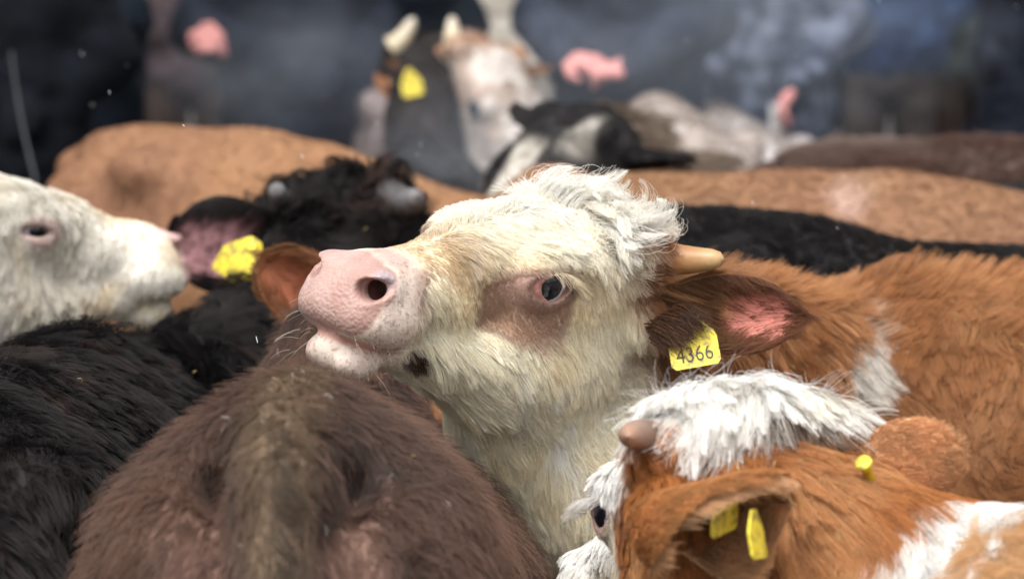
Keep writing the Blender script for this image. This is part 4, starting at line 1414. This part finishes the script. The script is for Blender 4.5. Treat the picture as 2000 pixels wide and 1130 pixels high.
    H = Frame(axes((.8, .2, -.5), (0, 0, 1)), B.w((.80, 0, .75)))
    root, fur, ear, V, Q = simple_cow('light tan cow with a pinkish flank spot, between the black back and the brown back', B, H, tanr, nfur=42000, flen=.013, rad=.0006, seed=7, lift=(26, 8), clump=.2, wob=.25)
    fur.build('fur', root)

    # ---- brown back far right, grey sheen along the top painted into its coat colour
    f1 = blotch(rgb(.115, .062, .048), rgb(.16, .085, .062), 5, 19)
    B = frame_body(1.20, 5.98, 0, 1.01)
    def brc(P):
        return mixc(f1(P), rgb(.26, .20, .17), sst(.90, 1.02, P[:, 2]) * sst(-.2, .3, noise3(P, 4, 6) + .25) * .75)
    H = Frame(axes((.8, .2, -.5), (0, 0, 1)), B.w((.80, 0, .75)))
    root, fur, ear, V, Q = simple_cow('shaggy dark brown cow at the right edge with a grey sheen coloured onto its back', B, H, brc, nfur=22000, flen=.035, rad=.0012, seed=8, lift=(55, 25))
    fur.build('fur', root)
    B = frame_body(1.95, 6.75, 0, .98)
    H = Frame(axes((.8, .2, -.5), (0, 0, 1)), B.w((.80, 0, .75)))
    root, fur, ear, V, Q = simple_cow('greyish white cow just showing above the shaggy brown back', B, H, blotch(rgb(.48, .46, .46), rgb(.38, .35, .35), 6, 3), nfur=6000, flen=.02, rad=.0012, seed=9)
    fur.build('fur', root)

    # ---- black head with a white blaze, nose down
    H = Frame(axes((-.62, -.45, -.62), (-.35, -.5, .8)), at(1120, 285, 5.45), .95)
    B = frame_body(.52, 5.52, 178, .97)
    def blz(P):
        L = H.loc(P)
        c = np.broadcast_to(BK * 1.4, P.shape)
        b = sst(.045, .025, np.abs(L[:, 1] + .005) + .012 * noise3(P, 20, 5)) * sst(.05, .10, L[:, 0]) * sst(-.01, .01, L[:, 2])
        w2 = sst(.03, .015, np.abs(L[:, 1] - .07) + .01 * noise3(P, 20, 6)) * sst(.09, .04, L[:, 0]) * sst(-.06, -.02, L[:, 0])
        return mixc(c, rgb(.45, .42, .37), np.maximum(b, w2 * .6))
    root, fur, ear, V, Q = simple_cow('black cow with a white face blaze, nose dipped behind the cream topknot', B, H, blz, nfur=14000, flen=.02, rad=.001, seed=10, hf=.009)
    fur.build('fur', root)

    # ---- grey rump and grey-brown curly head in the middle distance
    B = frame_body(.395, 7.15, 92, 1.0)
    H = Frame(axes((.1, .9, -.4), (0, .4, 1)), B.w((.75, 0, .80)))
    root, fur, ear, V, Q = simple_cow('pale grey cow turned away, rump beside the grey-brown curly head', B, H, blotch(rgb(.33, .28, .25), rgb(.42, .38, .36), 6, 23, alt2=rgb(.27, .22, .19)), nfur=9000, flen=.02, rad=.0012, seed=11)
    fur.build('fur', root)
    H = Frame(axes((-.35, .80, -.45), (0, .4, 1)), at(1208, 292, 6.15), 1.0)
    B = frame_body(.33, 5.98 + .35, 150, .90)
    f2 = blotch(rgb(.17, .125, .095), rgb(.25, .19, .145), 10, 25)
    def gb(P):
        L = H.loc(P)
        return mixc(f2(P), rgb(.38, .19, .085), sst(-.04, -.09, L[:, 2]) * .9)
    root, fur, ear, V, Q = simple_cow('grey-brown cow with woolly poll, facing away in front of the clasped hands', B, H, gb, nfur=14000, flen=.035, rad=.0012, seed=12, hf=.009, clump=.7, lift=(65, 35), wob=1.0)
    fur.build('fur', root)
    B = frame_body(.60, 7.85, 95, .93)
    H = Frame(axes((.1, .9, -.3), (0, .3, 1)), at(1425, 300, 8.35), .95)
    root, fur, ear, V, Q = simple_cow('grey cow with a small yellow tag in its orange ear, far back', B, H, blotch(rgb(.30, .26, .24), rgb(.40, .37, .36), 7, 27), nfur=7000, flen=.02, rad=.0012, seed=13,
        ears=[(at(1322, 248, 8.15), np.array([0, -1, .2]), .085, None), (None, None, None, None)], earcol=(rgb(.34, .18, .09), rgb(.40, .22, .13), rgb(.32, .17, .09)))
    z = unit((0, -1, .2)); T = Frame(np.stack([(1, 0, 0), np.cross(z, (1, 0, 0)), z], 1), at(1342, 250, 8.05))
    add_tag(ear[0], T, .055, .055)
    fur.build('fur', root)

    # ---- dark horned cow with an orange ear, and the white-faced one beside it
    DB = rgb(.017, .013, .013)
    B = frame_body(-.235, 6.42, 86, .95)
    H = Frame(axes((.25, .85, .1), (0, -.1, 1)), at(832, 130, 7.0), .92)
    root, fur, ear, V, Q = simple_cow('dark brown cow with two pale horns and a yellow-tagged orange ear', B, H, blotch(DB, DB * 1.5, 6, 33), nfur=16000, flen=.025, rad=.0012, seed=14, hf=.009,
        ears=[(at(806, 195, 6.9), np.array([-.2, -1, .2]), .085, None), (None, None, None, None)], earcol=(rgb(.30, .14, .06), rgb(.40, .20, .10), rgb(.32, .15, .07)),
        horns=[(at(790, 80, 6.98), at(808, 34, 6.98), .032, .012), (at(882, 68, 6.98), at(884, 32, 6.98), .028, .011)], hornmat=M_HORN_PALE, neck_mid=(-.21, 6.85, .98), neck_w=((.09, .14), (.070, .09)))
    z = unit((-.1, -1, .2)); y = unit(np.array([-.25, 0, 1.0]) - z * (z @ np.array([-.25, 0, 1.0])))
    T = Frame(np.stack([np.cross(y, z), y, z], 1), at(803, 162, 6.8))
    add_tag(ear[0], T, .050, .066)
    fur.build('fur', root)
    H = Frame(axes((.34, -.60, -.72), (.45, -.35, .8)), at(938, 140, 7.0), 1.08)
    B = frame_body(-.16, 7.70, -78, 1.02)
    def wf(P):
        L = H.loc(P)
        c = mixc(np.broadcast_to(rgb(.50, .45, .41), P.shape), rgb(.28, .16, .10), sst(.02, -.03, L[:, 0]) + sst(.3, .6, noise3(P, 12, 8)) * .5)
        c = mixc(c, rgb(.36, .31, .29), sst(.25, .33, L[:, 0]))
        return mixc(c, rgb(.22, .18, .175), sst(-.05, -.15, L[:, 0]))
    root, fur, ear, V, Q = simple_cow('white-faced cow with brown poll, looking down beside the horned dark cow', B, H, wf, nfur=12000, flen=.02, rad=.0012, seed=15, hf=.009, neck_mid=(-.11, 7.25, .92), ears=[(None, None, None, None), (at(868, 175, 7.25), np.array([0, -1, 0]), .07, None)])
    fur.build('fur', root)
    return first
# ------------------------------------------------------------------ people standing round the pen
SKIN = rgb(.50, .27, .21)

def mat_cloth(name, c, c2=None, scale=9, rough=.9):
    m, nt, out = new_mat(name)
    b = principled(nt, out, Roughness=rough)
    b.inputs['Specular IOR Level'].default_value = .12
    tc = nt.nodes.new('ShaderNodeTexCoord')
    nz = nt.nodes.new('ShaderNodeTexNoise'); nz.inputs['Scale'].default_value = scale; nz.inputs['Detail'].default_value = 5
    nt.links.new(tc.outputs['Object'], nz.inputs['Vector'])
    cr = nt.nodes.new('ShaderNodeValToRGB')
    c2 = c2 if c2 is not None else tuple(min(1, x * 1.7) for x in c)
    cr.color_ramp.elements[0].position = .42; cr.color_ramp.elements[0].color = (*c, 1)
    cr.color_ramp.elements[1].position = .62; cr.color_ramp.elements[1].color = (*c2, 1)
    nt.links.new(nz.outputs['Fac'], cr.inputs['Fac']); nt.links.new(cr.outputs[0], b.inputs['Base Color'])
    bp = nt.nodes.new('ShaderNodeBump'); bp.inputs['Strength'].default_value = .5; bp.inputs['Distance'].default_value = .01
    n2 = nt.nodes.new('ShaderNodeTexNoise'); n2.inputs['Scale'].default_value = 22
    nt.links.new(tc.outputs['Object'], n2.inputs['Vector'])
    nt.links.new(n2.outputs['Fac'], bp.inputs['Height']); nt.links.new(bp.outputs[0], b.inputs['Normal'])
    return m

M_SHOE = mat_simple('shoe_leather', (.02, .016, .013), .6, 40, .3)
M_HAIR = mat_simple('dark_hair', (.03, .025, .022), .8, 90, .6)

def arm_points(pose, s):
    """shoulder, elbow, wrist, hand direction, finger curl direction; s = +1 left (-x is right)"""
    sh = np.array([s * .185, 0, 1.41])
    if pose == 'clasp':
        return sh, np.array([s * .25, .03, 1.14]), np.array([s * .105, .225, 1.030 + .010 * s]), np.array([-s * .95, .12, -.03]), np.array([0, -.45, -.9])
    if pose == 'raise' and s > 0:
        return sh, np.array([s * .27, .03, 1.14]), np.array([s * .13, .24, 1.10]), np.array([s * .25, .75, .25]), np.array([.9, -.1, -.3])
    if pose == 'hold' and s < 0:
        return sh, np.array([s * .25, -.02, 1.12]), np.array([s * .12, .20, .955]), np.array([-s * .35, .55, -.65]), np.array([-.7, -.3, -.5])
    if pose == 'pocket':
        return sh, np.array([s * .265, -.04, 1.14]), np.array([s * .15, .01, 1.0]), np.array([-s * .2, .0, -.9]), np.array([-s * .9, .2, 0])
    return sh, np.array([s * .245, -.03, 1.13]), np.array([s * .255, .04, .88]), np.array([s * .02, .12, -1.0]), np.array([-s * .9, .2, 0])

PROTO = {}

def person_parts(pose, hem=.78):
    """meshes in local coordinates: y forward, x to the person's left, 1.75 m tall"""
    key = (pose, hem)
    if key in PROTO:
        return PROTO[key]
    S = Sdf(); W = WORLD
    S.ell(W, (0, .010, 1.645), (.074, .094, .105), k=.03)
    S.ell(W, (0, .045, 1.580), (.052, .055, .050), k=.03)
    S.cap(W, (0, .098, 1.645), (0, .118, 1.607), .010, .014, k=.015)
    for s in (-1, 1):
        S.ell(W, (s * .077, .0, 1.625), (.010, .022, .032), k=.008)
        S.ell(W, (s * .032, .104, 1.648), (.016, .012, .010), k=.012, sub=True)
        S.ell(W, (s * .032, .094, 1.648), (.012, .012, .010), k=.004)
    S.cap(W, (-.018, .103, 1.567), (.018, .103, 1.567), .004, k=.006, sub=True)
    S.cap(W, (0, -.01, 1.40), (0, .005, 1.56), .060, .052, k=.03)
    S.loft(W, [(0, 0, .92), (0, 0, 1.10), (0, 0, 1.36)], [.145, .135, .165], [.095, .09, .095], up=(0, 1, 0), k=.05)
    fine = []
    for s in (-1, 1):
        S.chain(W, [(s * .09, 0, .92), (s * .095, .015, .50), (s * .10, -.01, .09)], [.085, .058, .04], k=.04)
        S.cap(W, (s * .10, -.02, .05), (s * .11, .15, .035), .04, .032, k=.02)
        sh, el, wr, hd, cu = arm_points(pose, s)
        S.chain(W, [sh, el, wr], [.052, .042, .028], k=.03)
        hd = unit(hd); side = unit(np.cross(hd, cu)); cu = unit(np.cross(side, hd))
        pc = wr + hd * .05
        R = np.stack([hd, side, cu], 1)
        S.ell(W, pc, (.052, .040, .018), k=.015, rot=R)
        for j, (off, ln) in enumerate(((-.030, .062), (-.011, .072), (.010, .068), (.029, .052))):
            b0 = pc + hd * .038 + side * off
            b1 = b0 + (hd * .72 + cu * .5) * ln * .5
            b2 = b1 + (hd * .15 + cu * .95) * ln * .5
            S.chain(W, [b0, b1, b2], [.0105, .0095, .0080], k=.006)
        t0 = pc - hd * .015 - side * .032
        t1 = t0 + (hd * .55 - side * .75 + cu * .3) * .034
        S.chain(W, [t0, t1, t1 + (hd * .85 + cu * .4) * .030], [.014, .0115, .0095], k=.008)
        fine.append(pc)
    fine = np.array(fine)
    use = fine if pose == 'clasp' else fine[[1 if pose == 'raise' else 0]]
    V, Q = polygonise(S, .018, (use.min(0) - .10, use.max(0) + .10), .006)
    V[:, 2] = np.maximum(V[:, 2], .008)
    lips = sst(.012, .005, np.abs(V[:, 2] - 1.567)) * sst(.03, .02, np.abs(V[:, 0])) * sst(.08, .09, V[:, 1])
    eye = sst(.011, .007, np.sqrt((np.abs(V[:, 0]) - .032) ** 2 + (V[:, 2] - 1.648) ** 2)) * sst(.08, .09, V[:, 1])
    c = mixc(mixc(np.broadcast_to(SKIN, V.shape), rgb(.42, .17, .15), lips), rgb(.03, .025, .02), eye)
    hands = np.min([np.linalg.norm(V - p, axis=1) for p in fine], 0)
    c = mixc(c, rgb(.56, .24, .22), sst(.14, .10, hands))
    body = mesh_np('body', V, Q, c, {'bare': np.full(len(V), .3)}); body.materials.append(M_HIDE)
    # coat
    S = Sdf()
    S.loft(W, [(0, 0, hem + .10), (0, 0, 1.05), (0, -.005, 1.25), (0, -.01, 1.38)], [.215, .205, .215, .185], [.150, .145, .140, .115], up=(0, 1, 0), k=.06)
    S.chain(W, [(-.17, -.01, 1.42), (0, -.02, 1.47), (.17, -.01, 1.42)], [.075, .085, .075], k=.05)
    S.cap(W, (0, -.03, 1.46), (0, .01, 1.50), .085, .075, k=.03)
    for s in (-1, 1):
        sh, el, wr, hd, cu = arm_points(pose, s)
        S.chain(W, [sh, el, wr - unit(wr - el) * .005], [.083, .070, .052], k=.045)
        S.ell(W, (s * .12, .13, 1.0), (.07, .025, .06), k=.02)
    S.ell(W, (0, .16, 1.45), (.035, .05, .09), k=.02, sub=True)
    V, Q = polygonise(S, .016)
    N = vnormals(V, Q)
    fold = noise3(V * np.array([1, 1, .45]), 16, 5) * .009 + noise3(V * np.array([1, 1, 2.2]), 20, 7) * .006
    V = V + N * fold[:, None]
    V[:, 2] += np.where(V[:, 2] < hem + .02, .0, 0)
    coat = mesh_np('coat', V, Q)
    # trousers
    S = Sdf()
    S.loft(W, [(0, 0, .84), (0, 0, 1.0)], [.165, .160], [.12, .115], up=(0, 1, 0), k=.05)
    for s in (-1, 1):
        S.chain(W, [(s * .09, 0, .88), (s * .097, .012, .50), (s * .102, -.008, .10)], [.092, .074, .066], k=.03)
    V, Q = polygonise(S, .02)
    N = vnormals(V, Q); V = V + N * (noise3(V, 18, 9) * .008)[:, None]
    trousers = mesh_np('trousers', V, Q)
    S = Sdf()
    for s in (-1, 1):
        S.cap(W, (s * .102, -.03, .052), (s * .112, .16, .044), .052, .042, k=.02)
        S.cap(W, (s * .102, -.02, .06), (s * .102, -.01, .13), .05, .05, k=.02)
    V, Q = polygonise(S, .016); V[:, 2] = np.maximum(V[:, 2], .003)
    shoes = mesh_np('boots', V, Q); shoes.materials.append(M_SHOE)
    S = Sdf()
    S.ell(W, (0, -.012, 1.672), (.085, .098, .092), k=.02)
    S.ell(W, (0, .115, 1.60), (.09, .075, .085), k=.02, sub=True)
    V, Q = polygonise(S, .012)
    hair = mesh_np('hair', V, Q); hair.materials.append(M_HAIR)
    S = Sdf()
    S.ell(W, (0, .0, 1.715), (.098, .118, .052), k=.02)
    S.ell(W, (0, .095, 1.700), (.072, .065, .012), k=.015)
    V, Q = polygonise(S, .012)
    cap_ = mesh_np('flat_cap', V, Q)
    PROTO[key] = (body, coat, trousers, shoes, hair, cap_)
    return PROTO[key]

def person(label, px, d, facing, pose, coat, trousers, hem=.78, cap_mat=None, s=1.0, group='people standing round the pen', dx=0.0):
    x = (px - 1000) / F_PX * d + dx
    root = empty('person', (x, d, 0))
    root.rotation_euler = (0, 0, math.radians(facing) - math.pi / 2)      # facing 270 = towards the camera
    root.scale = (s, s, s)
    tag(root, label, 'person', group)
    body, ct, tr, shoes, hair, cp = person_parts(pose, hem)
    for nm, me, mt in (('body', body, None), ('coat', ct, coat), ('trousers', tr, trousers), ('boots', shoes, None), ('hair', hair, None), ('flat_cap', cp, cap_mat)):
        if nm == 'flat_cap' and cap_mat is None:
            continue
        o = bpy.data.objects.new(nm, me); COL.objects.link(o); o.parent = root
        if mt is not None:
            if len(me.materials) == 0:
                me.materials.append(None)
            o.material_slots[0].link = 'OBJECT'; o.material_slots[0].material = mt
    return root

def build_people():
    black = mat_cloth('cloth_black', (0.0033, 0.0044, 0.0066), (0.0055, 0.0072, 0.0110))
    navyblack = mat_cloth('cloth_blue_black', (0.0044, 0.0072, 0.0121), (0.0077, 0.0121, 0.0187))
    charcoal = mat_cloth('cloth_charcoal', (.0085, .0105, .0175), (.015, .019, .031))
    slate = mat_cloth('cloth_slate', (.017, .021, .033), (.030, .036, .054))
    mauve = mat_cloth('cloth_mauve_brown', (0.0392, 0.0280, 0.0309), (0.0673, 0.0505, 0.0561))
    brownd = mat_cloth('cloth_dark_brown', (0.0248, 0.0174, 0.0149), (0.0413, 0.0297, 0.0264))
    navy = mat_cloth('cloth_navy', (0.0145, 0.0266, 0.0667), (0.0266, 0.0460, 0.0968))
    beige = mat_cloth('cloth_beige', (0.4400, 0.3960, 0.3410), (0.5280, 0.4840, 0.4180))
    teal = mat_cloth('cloth_grey_teal', (0.0502, 0.0715, 0.0887), (0.0858, 0.1173, 0.1430))
    mottle = mat_cloth('cloth_mottled_blue_grey', (0.0266, 0.0339, 0.0546), (0.1331, 0.1514, 0.2057), scale=16)
    green = mat_cloth('cloth_grey_green', (0.0330, 0.0418, 0.0440), (0.0606, 0.0726, 0.0726))
    greyb = mat_cloth('cloth_grey_brown', (0.0324, 0.0274, 0.0267), (0.0496, 0.0419, 0.0400))
    jeans = mat_cloth('cloth_jeans', (0.0168, 0.0328, 0.0748), (0.0328, 0.0561, 0.1122))
    tan = mat_cloth('cloth_tan', (.30, .23, .15), (.36, .28, .19))
    cap_g = mat_cloth('cap_grey', (.03, .03, .033))
    person('person in a black jacket at the left edge, behind the white cow', 5, 6.9, 250, 'pocket', black, black, cap_mat=cap_g)
    person('person in a long blue-black coat standing left of the tan back', 172, 7.8, 200, 'pocket', navyblack, black, hem=.55, cap_mat=cap_g, s=1.05)
    person('person in a mauve-brown jacket, far back between two dark coats', 372, 11.2, 275, 'pocket', mauve, brownd)
    person('person in a dark coat raising one bare hand', 570, 8.2, 262, 'raise', charcoal, black, hem=.62, cap_mat=cap_g)
    person('person in a blue-black jacket behind the horned dark cow', 730, 8.6, 270, 'pocket', navyblack, navyblack, hem=.62)
    person('person in a pale beige coat behind the horned dark cow', 950, 9.2, 262, 'pocket', beige, beige, hem=.6)
    e = person('person in a slate jacket with both hands clasped in front', 1225, 8.1, 247, 'clasp', slate, black, hem=.66, cap_mat=cap_g, s=1.03)
    person('person in a grey-teal coat behind the clasped hands', 1365, 9.6, 255, 'pocket', teal, black, hem=.6, cap_mat=cap_g)
    f = person('person in a mottled blue-grey jacket holding a white slip of paper', 1495, 8.8, 255, 'hold', mottle, charcoal, hem=.58)
    person('person in a navy jacket and grey-brown trousers', 1738, 11.0, 265, 'pocket', navy, greyb, hem=.84)
    person('person in blue jeans between the navy and the grey-green jacket', 1822, 12.2, 90, 'pocket', green, jeans, hem=.86)
    person('person in a grey-green jacket and dark trousers', 1888, 11.6, 290, 'pocket', green, brownd, hem=.80, cap_mat=cap_g)
    person('person in a dark navy coat at the right edge', 1995, 9.4, 180, 'pocket', charcoal, navyblack, hem=.62)
    person('person in a grey-blue jacket, far back above the mottled jacket', 1640, 12.6, 250, 'pocket', teal, charcoal)
    # farther rows, seen only as dark shapes in the gaps
    rng = random.Random(3)
    mats = [(charcoal, 'charcoal'), (navyblack, 'blue-black'), (teal, 'grey-teal'), (mauve, 'mauve-brown'), (greyb, 'grey-brown'), (green, 'grey-green'), (navy, 'navy'), (brownd, 'dark brown')]
    nth = ['leftmost', 'second from the left', 'third from the left', 'fourth from the left', 'fifth from the left', 'sixth from the left', 'seventh from the left',
           'seventh from the right', 'sixth from the right', 'fifth from the right', 'fourth from the right', 'third from the right', 'second from the right', 'rightmost']
    for i in range(14):
        d = 14.0 + (i % 3) * 2.4 + rng.uniform(-.5, .5)
        (cm, cn), (tm, tn) = mats[(i * 3 + 3) % 8], mats[(i * 5 + 1) % 8]
        person('person in %s jacket in the far row, %s' % (cn, nth[i]), 20 + i * 150 + rng.uniform(-25, 25), d, rng.uniform(200, 340), 'pocket', cm, tm,
               cap_mat=cap_g if i % 2 else None, s=rng.uniform(.95, 1.06), group='far crowd of people')
    # red shirt front showing in the opening of the charcoal jacket
    red = mat_cloth('cloth_red', (.30, .03, .025), (.36, .05, .04))
    S = Sdf(); S.loft(WORLD, [(0, .125, 1.44), (0, .150, 1.24)], [.05, .022], [.03, .018], up=(0, 1, 0), k=.02)
    V, Q = polygonise(S, .01)
    o = link('shirt_front', mesh_np('shirt_front', V, Q), e, [red])
    # slip of paper in the raised hand
    sh, el, wr, hd, cu = arm_points('hold', -1)
    M = f.matrix_basis.copy()
    c = np.array(wr) + unit(hd) * .11
    V = np.array([(x, y, z) for z in (-.001, .001) for x, y in ((-.018, -.05), (.018, -.05), (.018, .03), (-.018, .03))], float)
    Rr = np.stack([(1, 0, 0), (0, .25, 1), (0, -1, .25)], 1)
    Q = np.array([(0, 3, 2, 1), (4, 5, 6, 7), (0, 1, 5, 4), (1, 2, 6, 5), (2, 3, 7, 6), (3, 0, 4, 7)])
    V = V @ Rr.T + c
    V = np.array([M @ Vector(v) for v in V])
    base = V.mean(0)
    o = link('paper_slip', mesh_np('paper_slip', V - base, Q, smooth=False), None, [mat_simple('paper_white', (.78, .78, .76), .8)])
    o.location = Vector(base)
    tag(o, 'small white paper slip held by the person in the mottled jacket', 'paper')
    # jacket edge line at the left, added as a hanging grey cord
    a_, m_, b_ = at(22, 100, 6.6), at(34, 220, 6.6), at(68, 345, 6.5)
    t = np.linspace(0, 1, 16)[:, None]
    pts = (1 - t) ** 2 * a_ + 2 * t * (1 - t) * m_ + t * t * b_
    pts = np.concatenate([pts, pts[-1:] + np.cumsum(np.tile([[.004, 0, -.09]], (8, 1)), 0)])
    V, Q = sweep(pts, np.full(len(pts), .0035), 8)
    o = link('jacket_edge', mesh_np('jacket_edge', V - pts[0], Q), None, [mat_simple('edge_grey', (.05, .053, .06), .9, 160, .5)])
    o.location = Vector(pts[0])
    tag(o, 'thin grey line of a jacket edge, added as a cord at the left edge before the dark coats', 'rope')
# ------------------------------------------------------------------ small things: straw on the coats, snow in the air, breath steam
M_STRAW = mat_simple('straw', (.55, .42, .16), .8)
M_FLECK = mat_simple('white_fleck', (.75, .75, .75), .7)

def slivers(places, rng, lens, rad):
    Vs, Qs, n = [], [], 0
    for p, up in places:
        d = unit(rng.normal(0, 1, 3)); d = unit(d - .8 * up * (d @ up)); L = rng.uniform(*lens)
        mid = p + up * .002 + rng.normal(0, .15, 3) * L * .3
        V, Q = sweep([p - d * L * .5, mid, p + d * L * .5], [rad * .5, rad, rad * .4], 5)
        Vs.append(V); Qs.append(Q + n); n += len(V)
    return np.concatenate(Vs), np.concatenate(Qs)

def surf_points(root, px_boxes, rng, off=.006):
    """points on the root's body as seen from the camera side, chosen in loose patches"""
    me = [c for c in root.children if c.name.startswith('body')][0].data
    n = len(me.vertices); V = np.empty(n * 3, np.float32); me.vertices.foreach_get('co', V); V = V.reshape(-1, 3).astype(float)
    N = np.empty(n * 3, np.float32); me.vertices.foreach_get('normal', N); N = N.reshape(-1, 3).astype(float)
    q = V - C_POS; d = q @ C_F
    px, py = 1000 + F_PX * q[:, 0] / d, 565 - F_PX * (q @ C_U) / d
    vis = (N * unit(C_POS - V)).sum(1) > .25
    out = []
    for x0, y0, x1, y1, k in px_boxes:
        ix = np.nonzero(vis & (px > x0) & (px < x1) & (py > y0) & (py < y1))[0]
        if len(ix):
            for i in rng.choice(ix, k):
                out.append((V[i] + N[i] * off, N[i]))
    return out

def add_bits(root, name, boxes, mat, lens, rad, seed, off):
    rng = np.random.default_rng(seed)
    pl = surf_points(root, boxes, rng, off)
    if not pl:
        return
    V, Q = slivers(pl, rng, lens, rad)
    o = world_child(name, mesh_np(name, V, Q), root, [mat])
    o['kind'] = 'stuff'

def build_small(roots):
    main, rump, calf, black = roots
    add_bits(rump, 'white_flecks', [(520, 690, 640, 800, 9), (420, 760, 540, 860, 4), (300, 850, 1000, 1100, 4)], M_FLECK, (.004, .014), .00018, 1, .010)
    add_bits(rump, 'straw_bits', [(400, 720, 900, 1100, 4)], M_STRAW, (.005, .009), .0003, 2, .010)
    add_bits(calf, 'straw_bits', [(1300, 760, 1700, 1000, 22), (1300, 950, 1900, 1120, 5)], M_STRAW, (.006, .016), .0004, 3, .016)
    add_bits(black, 'straw_bits', [(560, 390, 780, 490, 7), (0, 600, 500, 1100, 3)], M_STRAW, (.006, .014), .0005, 4, .022)
    add_bits(main, 'straw_bits', [(1500, 560, 2000, 900, 10)], M_STRAW, (.005, .010), .0005, 5, .018)
    # snow
    rng = np.random.default_rng(12)
    Vs, Qs, n = [], [], 0
    spots = [(1340, 205, 4.6), (1432, 292, 4.6), (1555, 110, 5), (1985, 12, 5), (160, 105, 5), (248, 128, 5), (590, 305, 4), (735, 240, 4.4), (822, 282, 4.4), (180, 205, 5), (815, 302, 4.2), (1470, 395, 3.9), (1635, 445, 3.8)]
    spots += [(rng.uniform(0, 2000), rng.uniform(0, 700), rng.uniform(2.6, 5.5)) for _ in range(6)]
    for px, py, d in spots:
        p = at(px, py, d); dr = unit(np.array([.35, 0, -1.0]) + rng.normal(0, .35, 3)); L = rng.uniform(.0015, .0042)
        V, Q = sweep([p - dr * L, p - dr * L * .5, p + dr * L * .5, p + dr * L], [.0001, .0004, .0004, .0001], 6)
        Vs.append(V); Qs.append(Q + n); n += len(V)
    o = link('snow', mesh_np('snow', np.concatenate(Vs), np.concatenate(Qs)), None, [mat_simple('snow_white', (.85, .86, .88), .6)])
    tag(o, 'fine snow drifting in the air over the herd', 'snow', kind='stuff')

def build_steam():
    m, nt, out = new_mat('steam')
    v = nt.nodes.new('ShaderNodeVolumePrincipled')
    v.inputs['Color'].default_value = (.80, .88, 1, 1)
    tc = nt.nodes.new('ShaderNodeTexCoord')
    nz = nt.nodes.new('ShaderNodeTexNoise'); nz.inputs['Scale'].default_value = 1.6; nz.inputs['Detail'].default_value = 3
    nt.links.new(tc.outputs['Object'], nz.inputs['Vector'])
    ln = nt.nodes.new('ShaderNodeVectorMath'); ln.operation = 'LENGTH'; nt.links.new(tc.outputs['Object'], ln.inputs[0])
    fo = nt.nodes.new('ShaderNodeMapRange'); fo.inputs['From Min'].default_value = 1.0; fo.inputs['From Max'].default_value = .25
    nt.links.new(ln.outputs['Value'], fo.inputs['Value'])
    nr = nt.nodes.new('ShaderNodeMapRange'); nr.inputs['From Min'].default_value = .38; nr.inputs['From Max'].default_value = .68
    nt.links.new(nz.outputs['Fac'], nr.inputs['Value'])
    mu = nt.nodes.new('ShaderNodeMath'); mu.operation = 'MULTIPLY'; nt.links.new(fo.outputs[0], mu.inputs[0]); nt.links.new(nr.outputs[0], mu.inputs[1])
    m2 = nt.nodes.new('ShaderNodeMath'); m2.operation = 'MULTIPLY'; m2.inputs[1].default_value = .7; nt.links.new(mu.outputs[0], m2.inputs[0])
    nt.links.new(m2.outputs[0], v.inputs['Density']); nt.links.new(v.outputs[0], out.inputs['Volume'])
    V, Q = uv_sphere(1.0, 20, 12)
    me = mesh_np('steam', V, Q); me.materials.append(m)
    for px, py, d, r, lab in ((560, 130, 7.4, (.45, .35, .26), 'faint bluish steam drifting before the raised bare hand'),
                         (940, 280, 6.15, (.36, .25, .26), 'pale steam rising over the backs before the white-faced cow'),
                         (915, 292, 6.0, (.22, .18, .15), 'thicker wisp of steam under the neck of the horned dark cow'),
                         (1400, 70, 7.45, (.85, .40, .34), 'faint bluish steam before the grey-teal coat')):
        o = link('steam', me); o.location = Vector(at(px, py, d)); o.scale = r
        tag(o, lab, 'steam', kind='stuff')
r_main = build_main()
r_rump = build_rump()
r_calf = build_calf()
r_black = build_herd()
build_people()
build_small((r_main, r_rump, r_calf, r_black))
build_steam()
